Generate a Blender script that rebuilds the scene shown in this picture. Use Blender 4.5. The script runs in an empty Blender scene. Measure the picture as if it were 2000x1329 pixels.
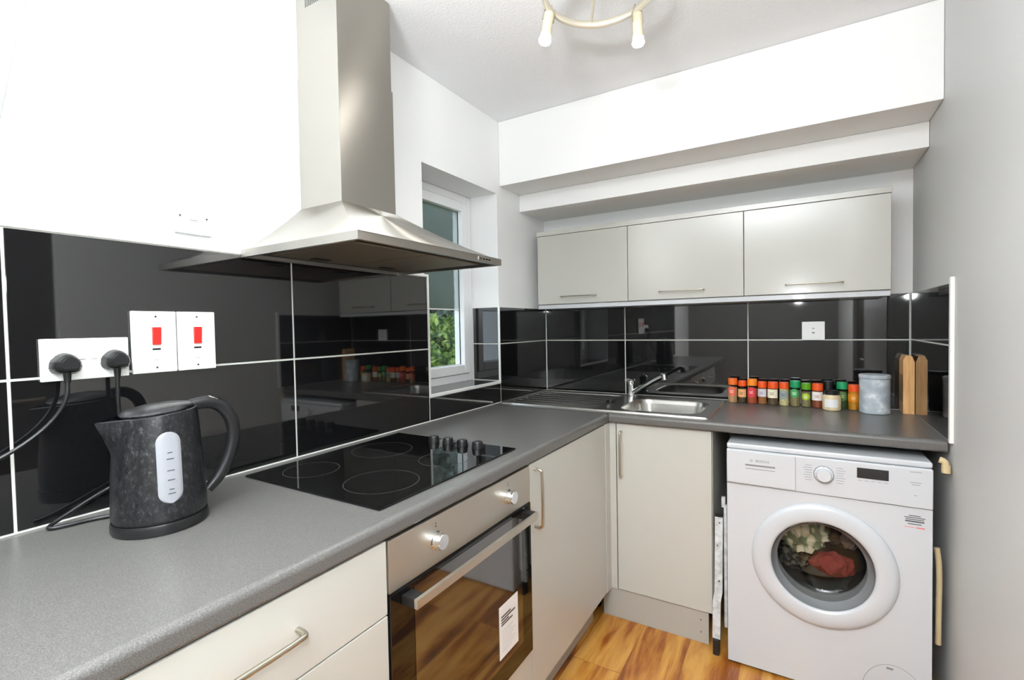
import bpy, bmesh, math, random
from mathutils import Vector, Matrix
R = math.radians
S = bpy.context.scene
COL = S.collection
PI = math.pi

# ------------------------------------------------------------------ camera, world, light, exposure
cam_d = bpy.data.cameras.new('camera')
cam = bpy.data.objects.new('camera', cam_d); COL.objects.link(cam)
cam_d.sensor_width = 36.0
cam_d.lens = 935.28 * 36.0 / 2000.0
cam_d.clip_start = 0.02
_yw, _pt, _rl = R(30.9145), R(-1.5895), R(-1.0732)
_F = Vector((-math.sin(_yw)*math.cos(_pt), math.cos(_yw)*math.cos(_pt), math.sin(_pt)))
_Rt = Vector((math.cos(_yw), math.sin(_yw), 0)); _U = _Rt.cross(_F)
_R2 = _Rt*math.cos(_rl) + _U*math.sin(_rl); _U2 = -_Rt*math.sin(_rl) + _U*math.cos(_rl)
M = Matrix(((_R2.x, _U2.x, -_F.x, 1.31), (_R2.y, _U2.y, -_F.y, -2.5913), (_R2.z, _U2.z, -_F.z, 1.2964), (0, 0, 0, 1)))
cam.matrix_world = M
S.camera = cam

wd = bpy.data.worlds.new('overcast_sky'); S.world = wd; wd.use_nodes = True
wd.node_tree.nodes['Background'].inputs[0].default_value = (0.80, 0.88, 1.0, 1)
wd.node_tree.nodes['Background'].inputs[1].default_value = 1.3

def lamp(name, kind, loc, power, color=(1, 1, 1), size=0.1, rot=(0, 0, 0), size_y=None):
    d = bpy.data.lights.new(name, kind); d.energy = power; d.color = color
    if kind == 'AREA':
        d.size = size
        if size_y: d.shape = 'RECTANGLE'; d.size_y = size_y
    else: d.shadow_soft_size = size
    o = bpy.data.objects.new(name, d); COL.objects.link(o); o.location = loc; o.rotation_euler = rot
    return o
# the flash on the camera, a hand above the lens; and an added fill lamp aimed up at the ceiling behind it
lamp('camera_flash', 'POINT', (1.31, -2.60, 1.50), 9.5, (0.94, 0.975, 1.0), 0.03)
lamp('ceiling_fill', 'AREA', (1.05, -3.05, 1.75), 64, (0.91, 0.965, 1.0), 0.35, (R(180), 0, 0))

S.view_settings.view_transform = 'Standard'
S.view_settings.look = 'None'
S.view_settings.gamma = 1.0
S.view_settings.use_curve_mapping = False
S.view_settings.exposure = 1.10

# ------------------------------------------------------------------ helpers
def lin(c):
    c = c/255.0
    return c/12.92 if c <= 0.04045 else ((c+0.055)/1.055)**2.4
def rgb(r, g, b): return (lin(r), lin(g), lin(b), 1)

def pmat(name, col, rough=0.5, metal=0.0, spec=0.5, coat=0.0, emit=None, es=0.0, trans=0.0, ior=None, aniso=0.0):
    m = bpy.data.materials.new(name); m.use_nodes = True
    b = m.node_tree.nodes['Principled BSDF']
    b.inputs['Base Color'].default_value = col
    b.inputs['Roughness'].default_value = rough
    b.inputs['Metallic'].default_value = metal
    b.inputs['Specular IOR Level'].default_value = spec
    b.inputs['Coat Weight'].default_value = coat
    b.inputs['Transmission Weight'].default_value = trans
    b.inputs['Anisotropic'].default_value = aniso
    if ior: b.inputs['IOR'].default_value = ior
    if emit: b.inputs['Emission Color'].default_value = emit; b.inputs['Emission Strength'].default_value = es
    return m
def nodes(m): return m.node_tree.nodes, m.node_tree.links, m.node_tree.nodes['Principled BSDF']
def texco(m, scale=(1, 1, 1)):
    n, l, b = nodes(m)
    t = n.new('ShaderNodeTexCoord'); mp = n.new('ShaderNodeMapping'); mp.inputs['Scale'].default_value = scale
    l.new(t.outputs['Object'], mp.inputs[0]); return mp.outputs[0]
def noise(m, scale, detail=2, vec=None, rough=0.5):
    n, l, b = nodes(m); t = n.new('ShaderNodeTexNoise')
    t.inputs['Scale'].default_value = scale; t.inputs['Detail'].default_value = detail; t.inputs['Roughness'].default_value = rough
    l.new(vec if vec is not None else texco(m), t.inputs['Vector']); return t.outputs['Fac']
def ramp(m, fac, stops, target='Base Color'):
    n, l, b = nodes(m); r = n.new('ShaderNodeValToRGB')
    while len(r.color_ramp.elements) < len(stops): r.color_ramp.elements.new(0.5)
    for e, (p, c) in zip(r.color_ramp.elements, stops): e.position = p; e.color = c
    l.new(fac, r.inputs[0])
    if target: l.new(r.outputs[0], b.inputs[target])
    return r.outputs[0]
def bump(m, fac, strength, dist=0.001):
    n, l, b = nodes(m); t = n.new('ShaderNodeBump'); t.inputs['Strength'].default_value = strength; t.inputs['Distance'].default_value = dist
    l.new(fac, t.inputs['Height']); l.new(t.outputs[0], b.inputs['Normal'])

MT = {}
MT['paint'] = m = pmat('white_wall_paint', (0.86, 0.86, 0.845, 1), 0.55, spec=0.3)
bump(m, noise(m, 90, 3), 0.15, 0.0006)
MT['dark_door'] = pmat('door_dark_for_reflection', (0.035, 0.030, 0.026, 1), 0.4)
MT['paint_right'] = pmat('white_wall_paint_shaded', (0.60, 0.60, 0.59, 1), 0.5, spec=0.3)  # white paint darkened: the dim grazing light on this wall is in the colour
MT['cable_cover'] = pmat('grey_cable_cover', rgb(150, 152, 150), 0.5)
MT['gauge_print'] = pmat('gauge_print', rgb(84, 88, 98), 0.5)
MT['rear'] = pmat('grey_room_paint', (0.20, 0.195, 0.185, 1), 0.7)
MT['paint_left'] = m = pmat('white_wall_paint_patchy', (0.88, 0.88, 0.87, 1), 0.5, spec=0.3)
bump(m, noise(m, 9, 4), 0.35, 0.003)
MT['ceil'] = m = pmat('stippled_ceiling_paint', (0.88, 0.89, 0.90, 1), 0.8, spec=0.2)
bump(m, noise(m, 130, 4, rough=0.7), 0.55, 0.004)
MT['tile'] = m = pmat('black_glazed_tile', (0.006, 0.006, 0.0065, 1), 0.03, spec=1.0)
MT['grout'] = pmat('pale_grout', rgb(200, 200, 192), 0.8)
MT['trim'] = pmat('white_plastic_trim', rgb(232, 232, 228), 0.35)
MT['plastic'] = pmat('white_moulded_plastic', rgb(236, 236, 232), 0.3)
MT['old_plastic'] = pmat('aged_white_plastic', rgb(226, 224, 214), 0.35)
MT['upvc'] = pmat('white_window_plastic', rgb(238, 239, 240), 0.25)
MT['door'] = m = pmat('pale_grey_gloss_door', rgb(192, 191, 183), 0.22, spec=0.5, coat=0.35)
nodes(m)[2].inputs['Coat Roughness'].default_value = 0.12
MT['carcass'] = pmat('cream_board', rgb(196, 195, 186), 0.45)
MT['plinth'] = pmat('grey_plinth_board', rgb(176, 172, 163), 0.4)
MT['steel_handle'] = pmat('satin_nickel', rgb(196, 190, 176), 0.28, metal=1)
MT['chrome'] = pmat('polished_chrome', rgb(225, 226, 226), 0.08, metal=1)
MT['sink'] = m = pmat('brushed_sink_steel', rgb(206, 204, 198), 0.28, metal=1)
bump(m, noise(m, 60, 3, texco(m, (0.3, 6, 1))), 0.06, 0.0005)
MT['hood'] = m = pmat('brushed_hood_steel', rgb(186, 183, 176), 0.43, metal=1, aniso=0.95)
_t = nodes(m)[0].new('ShaderNodeTangent'); _t.direction_type = 'RADIAL'; _t.axis = 'Z'; nodes(m)[1].new(_t.outputs[0], nodes(m)[2].inputs['Tangent']); nodes(m)[2].inputs['Anisotropic Rotation'].default_value = 0.22
bump(m, noise(m, 60, 3, texco(m, (0.4, 0.4, 8))), 0.05, 0.0003)
MT['oven_steel'] = m = pmat('brushed_oven_steel', rgb(206, 201, 190), 0.42, metal=1)
bump(m, noise(m, 60, 3, texco(m, (6, 0.25, 6))), 0.06, 0.0004)
MT['dark'] = pmat('black_plastic', rgb(26, 26, 27), 0.35)
MT['black_gloss'] = pmat('black_gloss_glass', (0.004, 0.004, 0.004, 1), 0.03, spec=0.6)
MT['display'] = pmat('smoked_display', rgb(44, 45, 47), 0.25)
MT['ring'] = pmat('printed_ring_grey', rgb(70, 70, 69), 0.3)
MT['oven_win'] = pmat('tinted_mirror_oven_glass', (0.012, 0.010, 0.008, 1), 0.05, spec=1.0, ior=1.9)
MT['red'] = pmat('red_rocker_plastic', rgb(222, 44, 38), 0.3)
MT['grey_print'] = pmat('grey_print', rgb(132, 132, 134), 0.5)
MT['dark_print'] = pmat('dark_print', rgb(70, 70, 72), 0.5)
MT['red_print'] = pmat('red_print', rgb(225, 110, 120), 0.5)
MT['screw'] = pmat('screw_metal', rgb(120, 118, 112), 0.35, metal=1)
MT['wm'] = pmat('white_enamel', rgb(200, 202, 205), 0.25, coat=0.2)
MT['rubber'] = pmat('grey_rubber', rgb(128, 130, 132), 0.4)
MT['drum'] = pmat('drum_steel', rgb(120, 118, 112), 0.3, metal=1)
MT['card'] = pmat('white_card', rgb(236, 234, 230), 0.5)
MT['filter'] = m = pmat('aluminium_mesh_filter', rgb(150, 140, 122), 0.45, metal=0.7)
_n, _l, _b = nodes(m)
_w = _n.new('ShaderNodeTexWave'); _w.inputs['Scale'].default_value = 90; _l.new(texco(m), _w.inputs['Vector']); bump(m, _w.outputs['Fac'], 0.5, 0.002)
MT['spot_body'] = pmat('cream_lamp_metal', rgb(226, 216, 186), 0.35, metal=0.3)
MT['spot_ring'] = pmat('pearl_nickel_lamp_metal', rgb(222, 216, 200), 0.35, metal=0.6)
MT['bulb'] = pmat('lit_bulb', (1, 0.9, 0.75, 1), 0.3, emit=(1, 0.96, 0.88, 1), es=10)
MT['beige'] = pmat('beige_pipe', rgb(205, 185, 145), 0.4)

MT['worktop'] = m = pmat('grey_speckled_laminate', rgb(120, 119, 116), 0.30, spec=0.5)
ramp(m, noise(m, 560, 3, rough=0.8), [(0.30, rgb(74, 73, 71)), (0.5, rgb(97, 95, 92)), (0.70, rgb(126, 124, 120))])
bump(m, noise(m, 200, 2), 0.08, 0.0004)
MT['worktop_edge_dark'] = pmat('dark_joint_strip', rgb(44, 44, 45), 0.3)

MT['floor'] = m = pmat('orange_wood_laminate', rgb(190, 130, 60), 0.28, spec=0.45)
n_, l_, b_ = nodes(m)
br = n_.new('ShaderNodeTexBrick'); br.inputs['Scale'].default_value = 1.0
br.inputs['Brick Width'].default_value = 1.2; br.inputs['Row Height'].default_value = 0.19; br.inputs['Mortar Size'].default_value = 0.0012
br.inputs['Color1'].default_value = (0.2, 0.2, 0.2, 1); br.inputs['Color2'].default_value = (0.9, 0.9, 0.9, 1); br.inputs['Mortar'].default_value = (0, 0, 0, 1)
tc = n_.new('ShaderNodeTexCoord'); mp = n_.new('ShaderNodeMapping'); mp.inputs['Rotation'].default_value = (0, 0, PI/2); mp.inputs['Location'].default_value = (0.3, 0.02, 0)
l_.new(tc.outputs['Object'], mp.inputs[0]); l_.new(mp.outputs[0], br.inputs['Vector'])
mp2 = n_.new('ShaderNodeMapping'); mp2.inputs['Scale'].default_value = (1.0, 0.16, 1.0); l_.new(tc.outputs['Object'], mp2.inputs[0])
vadd = n_.new('ShaderNodeVectorMath'); vadd.operation = 'ADD'; vm = n_.new('ShaderNodeVectorMath'); vm.operation = 'SCALE'; vm.inputs['Scale'].default_value = 3.0
l_.new(br.outputs['Color'], vm.inputs[0]); l_.new(mp2.outputs[0], vadd.inputs[0]); l_.new(vm.outputs[0], vadd.inputs[1])
na = n_.new('ShaderNodeTexNoise'); na.inputs['Scale'].default_value = 7; na.inputs['Detail'].default_value = 5; na.inputs['Distortion'].default_value = 2.0
l_.new(vadd.outputs[0], na.inputs['Vector'])
nb = n_.new('ShaderNodeTexNoise'); nb.inputs['Scale'].default_value = 55; nb.inputs['Detail'].default_value = 3; l_.new(vadd.outputs[0], nb.inputs['Vector'])
mx = n_.new('ShaderNodeMath'); mx.operation = 'MULTIPLY_ADD'; mx.inputs[1].default_value = 0.22; l_.new(nb.outputs['Fac'], mx.inputs[0]); l_.new(na.outputs['Fac'], mx.inputs[2])
cr = ramp(m, mx.outputs[0], [(0.44, rgb(98, 48, 18)), (0.54, rgb(150, 84, 32)), (0.63, rgb(186, 126, 54)), (0.76, rgb(208, 154, 78))], None)
mxr = n_.new('ShaderNodeMix'); mxr.data_type = 'RGBA'; mxr.blend_type = 'MULTIPLY'
l_.new(br.outputs['Fac'], mxr.inputs['Factor']); l_.new(cr, mxr.inputs[6]); mxr.inputs[7].default_value = (0.72, 0.62, 0.55, 1)
l_.new(mxr.outputs[2], b_.inputs['Base Color'])

MT['kettle'] = m = pmat('dusty_black_kettle_plastic', rgb(30, 30, 32), 0.30, spec=0.6)
nk = noise(m, 120, 8, texco(m, (1.2, 1.2, 0.7)), 0.85)
ramp(m, nk, [(0.42, rgb(12, 12, 14)), (0.55, rgb(32, 33, 35)), (0.70, rgb(96, 98, 102))])
MT['gauge'] = pmat('frosted_water_gauge', rgb(150, 151, 156), 0.3)
MT['leaf'] = m = pmat('hedge_leaf', rgb(70, 100, 40), 0.6)
ramp(m, noise(m, 14, 3), [(0.35, rgb(28, 48, 20)), (0.5, rgb(78, 108, 44)), (0.68, rgb(150, 168, 84))])
MT['tree'] = m = pmat('grey_green_tree_leaf', rgb(92, 104, 92), 0.7)
ramp(m, noise(m, 9, 3), [(0.35, rgb(60, 70, 62)), (0.65, rgb(132, 146, 134))])
MT['bark'] = pmat('bark', rgb(80, 66, 50), 0.8)
MT['ground'] = pmat('grass_ground', rgb(70, 92, 48), 0.9)
MT['grill'] = pmat('dark_slot', rgb(70, 70, 70), 0.6)

def clear_glass(name, tint=(1, 1, 1, 1), rough=0.0, gl=0.0):
    m = bpy.data.materials.new(name); m.use_nodes = True
    n, l = m.node_tree.nodes, m.node_tree.links
    n.clear(); o = n.new('ShaderNodeOutputMaterial'); mix = n.new('ShaderNodeMixShader')
    lw = n.new('ShaderNodeLayerWeight'); lw.inputs[0].default_value = 0.5
    p5 = n.new('ShaderNodeMath'); p5.operation = 'POWER'; p5.inputs[1].default_value = 5.0; l.new(lw.outputs['Facing'], p5.inputs[0])
    f = n.new('ShaderNodeMath'); f.operation = 'MULTIPLY_ADD'; f.inputs[1].default_value = 0.95; f.inputs[2].default_value = 0.04; l.new(p5.outputs[0], f.inputs[0])
    t = n.new('ShaderNodeBsdfTransparent'); t.inputs[0].default_value = tint
    g = n.new('ShaderNodeBsdfGlossy'); g.inputs['Roughness'].default_value = rough
    l.new(f.outputs[0], mix.inputs[0]); l.new(t.outputs[0], mix.inputs[1]); l.new(g.outputs[0], mix.inputs[2]); l.new(mix.outputs[0], o.inputs[0])
    return m
MT['pane'] = clear_glass('window_glass', (0.9, 0.93, 0.92, 1))
MT['porthole'] = clear_glass('porthole_glass', (0.80, 0.80, 0.78, 1))
MT['obscured'] = m = pmat('obscured_window_glass', rgb(190, 200, 196), 0.22, trans=0.95, ior=1.25)
bump(m, noise(m, 60, 2), 0.4, 0.003)
MT['jar_glass'] = clear_glass('jar_glass', (0.9, 0.92, 0.9, 1))

class MB:
    def __init__(s): s.v = []; s.f = []; s.m = []
    def add(s, vs, fs, mi=0):
        o = len(s.v); s.v += [tuple(v) for v in vs]; s.f += [tuple(i+o for i in f) for f in fs]; s.m += [mi]*len(fs)
        return s
    def box(s, x0, x1, y0, y1, z0, z1, bev=0.0, mi=0, seg=2):
        if x0 > x1: x0, x1 = x1, x0
        if y0 > y1: y0, y1 = y1, y0
        if z0 > z1: z0, z1 = z1, z0
        bm = bmesh.new(); bmesh.ops.create_cube(bm, size=1)
        for v in bm.verts: v.co = Vector(((x0+x1)/2+v.co.x*(x1-x0), (y0+y1)/2+v.co.y*(y1-y0), (z0+z1)/2+v.co.z*(z1-z0)))
        if bev: bmesh.ops.bevel(bm, geom=bm.edges[:], offset=bev, segments=seg, affect='EDGES', profile=0.5)
        s.frombm(bm, mi); return s
    def frombm(s, bm, mi=0, mat=None):
        bm.verts.index_update()
        s.add([(mat @ v.co if mat else v.co) for v in bm.verts], [[v.index for v in f.verts] for f in bm.faces], mi); bm.free(); return s
    def cyl(s, p0, p1, r0, r1=None, seg=24, mi=0, bev=0.0):
        if r1 is None: r1 = r0
        p0, p1 = Vector(p0), Vector(p1); L = (p1-p0).length
        prof = [(0, 0), (r0-bev, 0), (r0, bev), (r1, L-bev), (r1-bev, L), (0, L)] if bev else [(0, 0), (r0, 0), (r1, L), (0, L)]
        return s.lathe(p0, p1-p0, prof, seg, mi)
    def lathe(s, base, axis, prof, seg=32, mi=0):
        q = Vector((0, 0, 1)).rotation_difference(Vector(axis).normalized()); base = Vector(base)
        vs, fs, rings = [], [], []
        for r, z in prof:
            if r < 1e-7: rings.append([len(vs)]); vs.append(base + q @ Vector((0, 0, z)))
            else:
                rings.append(list(range(len(vs), len(vs)+seg)))
                for k in range(seg):
                    a = 2*PI*k/seg; vs.append(base + q @ Vector((r*math.cos(a), r*math.sin(a), z)))
        for A, B in zip(rings, rings[1:]):
            if len(A) == 1 and len(B) == 1: continue
            for k in range(seg):
                j = (k+1) % seg
                if len(A) == 1: fs.append((A[0], B[j], B[k]))
                elif len(B) == 1: fs.append((A[k], A[j], B[0]))
                else: fs.append((A[k], A[j], B[j], B[k]))
        return s.add(vs, fs, mi)
    def tube(s, pts, r, seg=10, mi=0, smooth=0, ry=None, up=(0, 0, 1), closed=False):
        pts = [Vector(p) for p in pts]
        rad = r if isinstance(r, (list, tuple)) else [r]*len(pts)
        for _ in range(smooth):
            np_, nr = [pts[0]], [rad[0]]
            for a, b, ra, rb in zip(pts, pts[1:], rad, rad[1:]):
                np_ += [a.lerp(b, .25), a.lerp(b, .75)]; nr += [ra*.75+rb*.25, ra*.25+rb*.75]
            pts, rad = np_+[pts[-1]], nr+[rad[-1]]
        n = len(pts); vs, fs = [], []; side = None
        for i, p in enumerate(pts):
            if closed: t = (pts[(i+1) % n]-pts[i-1]).normalized()
            else: t = (pts[min(i+1, n-1)]-pts[max(i-1, 0)]).normalized()
            if side is None:
                side = t.cross(Vector(up))
                if side.length < 1e-4: side = t.cross(Vector((1, 0, 0)))
            side = (side - t*side.dot(t)).normalized(); u = side.cross(t)
            for k in range(seg):
                a = 2*PI*k/seg; vs.append(p + side*math.cos(a)*rad[i] + u*math.sin(a)*(rad[i] if ry is None else ry))
        for i in range(n if closed else n-1):
            i2 = (i+1) % n
            for k in range(seg):
                j = (k+1) % seg; fs.append((i*seg+k, i*seg+j, i2*seg+j, i2*seg+k))
        if not closed: fs.append(tuple(range(seg))[::-1]); fs.append(tuple((n-1)*seg+k for k in range(seg)))
        return s.add(vs, fs, mi)
    def prism(s, poly, fn, t0, t1, mi=0):
        n = len(poly)
        vs = [fn(a, b, t0) for a, b in poly] + [fn(a, b, t1) for a, b in poly]
        fs = [tuple(range(n))[::-1], tuple(range(n, 2*n))] + [(i, (i+1) % n, (i+1) % n+n, i+n) for i in range(n)]
        return s.add(vs, fs, mi)

def wloc(o):
    v = Vector((0, 0, 0))
    while o is not None: v += o.location; o = o.parent
    return v
def mk(name, mb, mats, parent=None, local=False, smooth=True, ang=38, label=None, solid=True):
    if not isinstance(mats, (list, tuple)): mats = [mats]
    off = Vector((0, 0, 0)) if (local or parent is None) else wloc(parent)
    me = bpy.data.meshes.new(name)
    me.from_pydata([(v[0]-off.x, v[1]-off.y, v[2]-off.z) for v in mb.v], [], mb.f)
    for m in mats: me.materials.append(MT[m] if isinstance(m, str) else m)
    me.polygons.foreach_set('material_index', mb.m)
    bm = bmesh.new(); bm.from_mesh(me); bmesh.ops.recalc_face_normals(bm, faces=bm.faces[:]); bm.to_mesh(me); bm.free()
    if smooth:
        me.polygons.foreach_set('use_smooth', [True]*len(me.polygons)); me.set_sharp_from_angle(angle=R(ang))
    me.update()
    o = bpy.data.objects.new(name, me); COL.objects.link(o)
    if smooth: w_ = o.modifiers.new('weighted', 'WEIGHTED_NORMAL'); w_.keep_sharp = True; w_.weight = 100
    if parent is not None: o.parent = parent
    if label: o['label'] = label
    return o
def thing(name, label, cat, loc=(0, 0, 0), group=None):
    o = bpy.data.objects.new(name, None); COL.objects.link(o); o.location = loc; o.empty_display_size = 0.05
    o['label'] = label; o['category'] = cat
    if group: o['group'] = group
    return o
def tag(o, label, cat, group=None, kind=None):
    o['label'] = label; o['category'] = cat
    if group: o['group'] = group
    if kind: o['kind'] = kind
    return o
def struct(name, mb, mats, label=None, cat=None, **k):
    o = mk(name, mb, mats, **k); o['kind'] = 'structure'
    if label: o['label'] = label
    if cat: o['category'] = cat
    return o
def origin_to(o, loc):
    """move a top-level mesh's origin to loc without moving its geometry"""
    l = Vector(loc)
    for v in o.data.vertices: v.co -= l
    o.location = l; return o

# ------------------------------------------------------------------ dimensions
W = 1.714        # right wall tile face; left tile face x=0, back tile face y=0
TT = 0.008       # tile thickness
C = 2.344        # ceiling
H = 0.91         # worktop top
WL, WB, WR = -TT, TT, W+TT
WY0, WY1, WZ0, WZ1 = -1.0748, -0.523, 1.02, 1.976   # window opening
G1 = 1.2104      # middle grout line
T1 = 1.508; T2 = 1.399

# ------------------------------------------------------------------ room shell
fl = MB(); fl.box(-0.008, WR, -4.4, 0.008, -0.06, 0.0)
struct('floor', fl, 'floor', 'orange brown wood laminate floor with swirling grain', 'floor')
ce = MB(); ce.box(-0.25, WR+0.12, -4.5, 0.2, C, C+0.08)
struct('ceiling', ce, 'ceil', 'white stippled ceiling', 'ceiling')
wl = MB()
wl.box(-0.25, WL, -4.5, WY0-TT, 0, C-0.0005); wl.box(-0.25, WL, WY1+TT, WB, 0, C-0.0005)
wl.box(-0.25, WL, WY0-TT, WY1+TT, 0, WZ0-TT); wl.box(-0.25, WL, WY0-TT, WY1+TT, WZ1, C-0.0005)
wall_left = struct('wall_left', wl, 'paint_left', 'white painted left wall with the window and black tiles', 'wall')
wb = MB(); wb.box(-0.25, WR+0.12, WB, 0.2, 0, C-0.0005)
wall_back = struct('wall_back', wb, 'paint', 'white back wall behind the sink and wall cupboards', 'wall')
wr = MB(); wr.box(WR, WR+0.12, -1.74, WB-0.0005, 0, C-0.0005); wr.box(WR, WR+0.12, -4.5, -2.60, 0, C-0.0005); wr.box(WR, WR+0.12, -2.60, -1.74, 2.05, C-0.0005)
wall_right = struct('wall_right', wr, 'paint_right', 'plain white right wall beside the washing machine, its grey shade put into the colour', 'wall')
w4 = MB(); w4.box(WL+0.0005, WR-0.0005, -4.5, -4.4, 0, C-0.0005)
struct('wall_rear', w4, 'rear', 'grey wall behind the viewer', 'wall')
dr_ = MB(); dr_.box(WR+0.03, WR+0.07, -2.5975, -1.7425, 0.003, 2.047, 0.002)  # dark door added out of view so the left tiles reflect dark here
door1 = struct('door_1', dr_, 'dark_door', 'unseen dark door added in the right wall behind the viewer to darken the tile reflection', 'door')
hd_ = MB(); hd_.tube([(WR+0.0295, -1.80, 1.0), (WR+0.0, -1.80, 1.0), (WR-0.004, -1.83, 1.0), (WR-0.004, -1.91, 1.0)], 0.008, 10, smooth=1); mk('door_handle', hd_, 'steel_handle', door1)

bk = MB(); bk.box(WL+0.0005, WR-0.0005, -0.49, WB-0.0005, 2.018, C-0.0005, 0.003)
struct('trim_1', bk, 'paint', 'deep white bulkhead across the top of the back wall', 'bulkhead')
bk = MB(); bk.box(WL+0.0005, WR-0.0005, -0.287, WB-0.0005, 1.925, 2.0175, 0.003)
struct('trim_2', bk, 'paint', 'slim white boxing under the bulkhead', 'boxing')
# slim raised line running down the left wall, upper left
t3 = MB()
def _sl(y0, z0, y1, z1, w0, w1):
    t3.add([(0.004, y0-w0, z0), (0.004, y0+w0, z0), (0.004, y1+w1, z1), (0.004, y1-w1, z1), (WL+0.0002, y0-w0, z0), (WL+0.0002, y0+w0, z0), (WL+0.0002, y1+w1, z1), (WL+0.0002, y1-w1, z1)],
           [(0, 1, 2, 3), (7, 6, 5, 4), (0, 4, 5, 1), (1, 5, 6, 2), (2, 6, 7, 3), (3, 7, 4, 0)])
_sl(-2.170, 2.340, -2.262, 1.93, 0.006, 0.004); _sl(-2.262, 1.93, -2.30, 1.70, 0.004, 0.003)
struct('trim_3', t3, 'cable_cover', 'thin slanting grey cable cover high on the left wall', 'cable cover')

# tiles: each tile a bevelled slab in front of a grout sheet
def tile_wall(name, parent, rects, plane, label, grout_rects):
    """rects: (a0,a1,z0,z1) along the wall. plane: 'left','back','right','reveal','sill'"""
    mb = MB(); g = 0.0024; b = 0.0012
    for a0, a1, z0, z1 in rects:
        a0 += g; a1 -= g; z0 += g; z1 -= g
        if plane == 'left': mb.box(-0.006, 0, a0, a1, z0, z1, b)
        if plane == 'back': mb.box(a0, a1, 0, 0.006, z0, z1, b)
        if plane == 'right': mb.box(W, W+0.006, a0, a1, z0, z1, b)
        if plane == 'reveal': mb.box(a0, a1, WY1, WY1+0.006, z0, z1, b)
        if plane == 'sill': mb.box(a0, a1, z0, z1, WZ0-0.006, WZ0, b)
    for a0, a1, z0, z1 in grout_rects:
        if plane == 'left': mb.box(WL+0.0002, -0.0012, a0, a1, z0, z1, 0, 1)
        if plane == 'back': mb.box(a0, a1, 0.0012, WB-0.0002, z0, z1, 0, 1)
        if plane == 'right': mb.box(W+0.0012, WR-0.0002, a0, a1, z0, z1, 0, 1)
        if plane == 'reveal': mb.box(a0, a1, WY1+0.0012, WY1+TT-0.0002, z0, z1, 0, 1)
        if plane == 'sill': mb.box(a0, a1, z0, z1, WZ0-TT+0.0002, WZ0-0.0012, 0, 1)
    return mk(name, mb, ['tile', 'grout'], parent, label=label)
Z0 = H+0.001
ys = [-3.52, -2.91, -2.2996, -1.688, WY0]
rl = []
for a, b in zip(ys, ys[1:]): rl += [(a, b, Z0, G1), (a, b, G1, T1)]
rl += [(WY0, WY1, Z0, WZ0-0.012), (WY1, -0.0015, Z0, G1), (WY1, -0.0015, G1, T2)]
tile_wall('tiled_splashback', wall_left, rl, 'left', 'glossy black wall tiles with pale grout behind the hob',
          [(-3.52, WY0, Z0, T1), (WY0, WY1, Z0, WZ0-0.012), (WY1, -0.0015, Z0, T2)])
xs = [0.0015, 0.487, 1.0985, W-0.0015]
rb = []
for a, b in zip(xs, xs[1:]): rb += [(a, b, Z0, G1), (a, b, G1, 1.408)]
tile_wall('tiled_splashback', wall_back, rb, 'back', 'glossy black wall tiles behind the sink', [(0.0015, W-0.0015, Z0, 1.408)])
tile_wall('tiled_splashback', wall_right, [(-0.612, -0.0015, Z0, G1+0.002), (-0.612, -0.0015, G1+0.002, 1.408)], 'right', 'glossy black tiles at the worktop end', [(-0.612, -0.0015, Z0, 1.408)])
tile_wall('window_reveal_tiles', wall_left, [(-0.168, -0.001, WZ0+0.001, G1), (-0.168, -0.001, G1, T2)], 'reveal', 'black tiles in the window recess', [(-0.168, -0.001, WZ0+0.001, T2)])
# white edge trims
e = MB(); e.box(WL+0.0003, 0.003, -3.52, WY0, T1, T1+0.010, 0.001); mk('edge_trim', e, 'trim', wall_left)
e = MB(); e.box(WL+0.0003, 0.003, WY0+0.0002, WY0+0.008, WZ0+0.0, T1+0.010, 0.001); mk('edge_trim', e, 'trim', wall_left)
e = MB(); e.box(WL+0.0003, 0.003, WY1-0.006, WY1-0.0002, WZ0, T2, 0.001); mk('edge_trim', e, 'trim', wall_left)
e = MB(); e.box(WL+0.0003, 0.003, WY0+0.0002, WY1-0.0002, WZ0-0.0115, WZ0+0.001, 0.001); mk('edge_trim', e, 'trim', wall_left)
e = MB(); e.box(W-0.003, WR-0.0003, -0.630, -0.614, H-0.002, 1.425, 0.001); mk('edge_trim', e, 'trim', wall_right)
# pale sealant along the back of the worktops
e = MB(); e.box(0.0002, 0.004, -3.3, -0.002, H+0.0003, H+0.003, 0.0007); mk('sealant_bead', e, 'trim', wall_left)

# ------------------------------------------------------------------ window
win = bpy.data.objects.new('window_1', None); COL.objects.link(win); win.location = (-0.20, -0.799, 1.02)
win['kind'] = 'structure'; win['label'] = 'narrow white framed window in the left wall'; win['category'] = 'window'
def frame4(mb, x0, x1, y0, y1, z0, z1, w, bev=0.004):
    mb.box(x0, x1, y0, y0+w, z0, z1, bev); mb.box(x0, x1, y1-w, y1, z0, z1, bev)
    mb.box(x0, x1, y0+w, y1-w, z0, z0+w, bev); mb.box(x0, x1, y0+w, y1-w, z1-w, z1, bev)
WZs = WZ0
f = MB(); frame4(f, -0.235, -0.170, WY0-0.006, WY1+0.001, WZs, WZ1-0.001, 0.038); mk('window_frame', f, 'upvc', win)
f = MB(); frame4(f, -0.225, -0.160, WY0+0.034, WY1-0.039, WZs+0.040, WZ1-0.041, 0.047, 0.006); mk('casement', f, 'upvc', win)
gy0, gy1, gz0, gz1 = WY0+0.078, WY1-0.084, WZs+0.084, WZ1-0.085
f = MB(); f.box(-0.200, -0.194, gy0, gy1, gz0, 1.386); mk('pane', f, 'pane', win)
f = MB(); f.box(-0.200, -0.194, gy0, gy1, 1.392, gz1); mk('pane', f, 'obscured', win, label='obscured glass pane')
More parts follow.
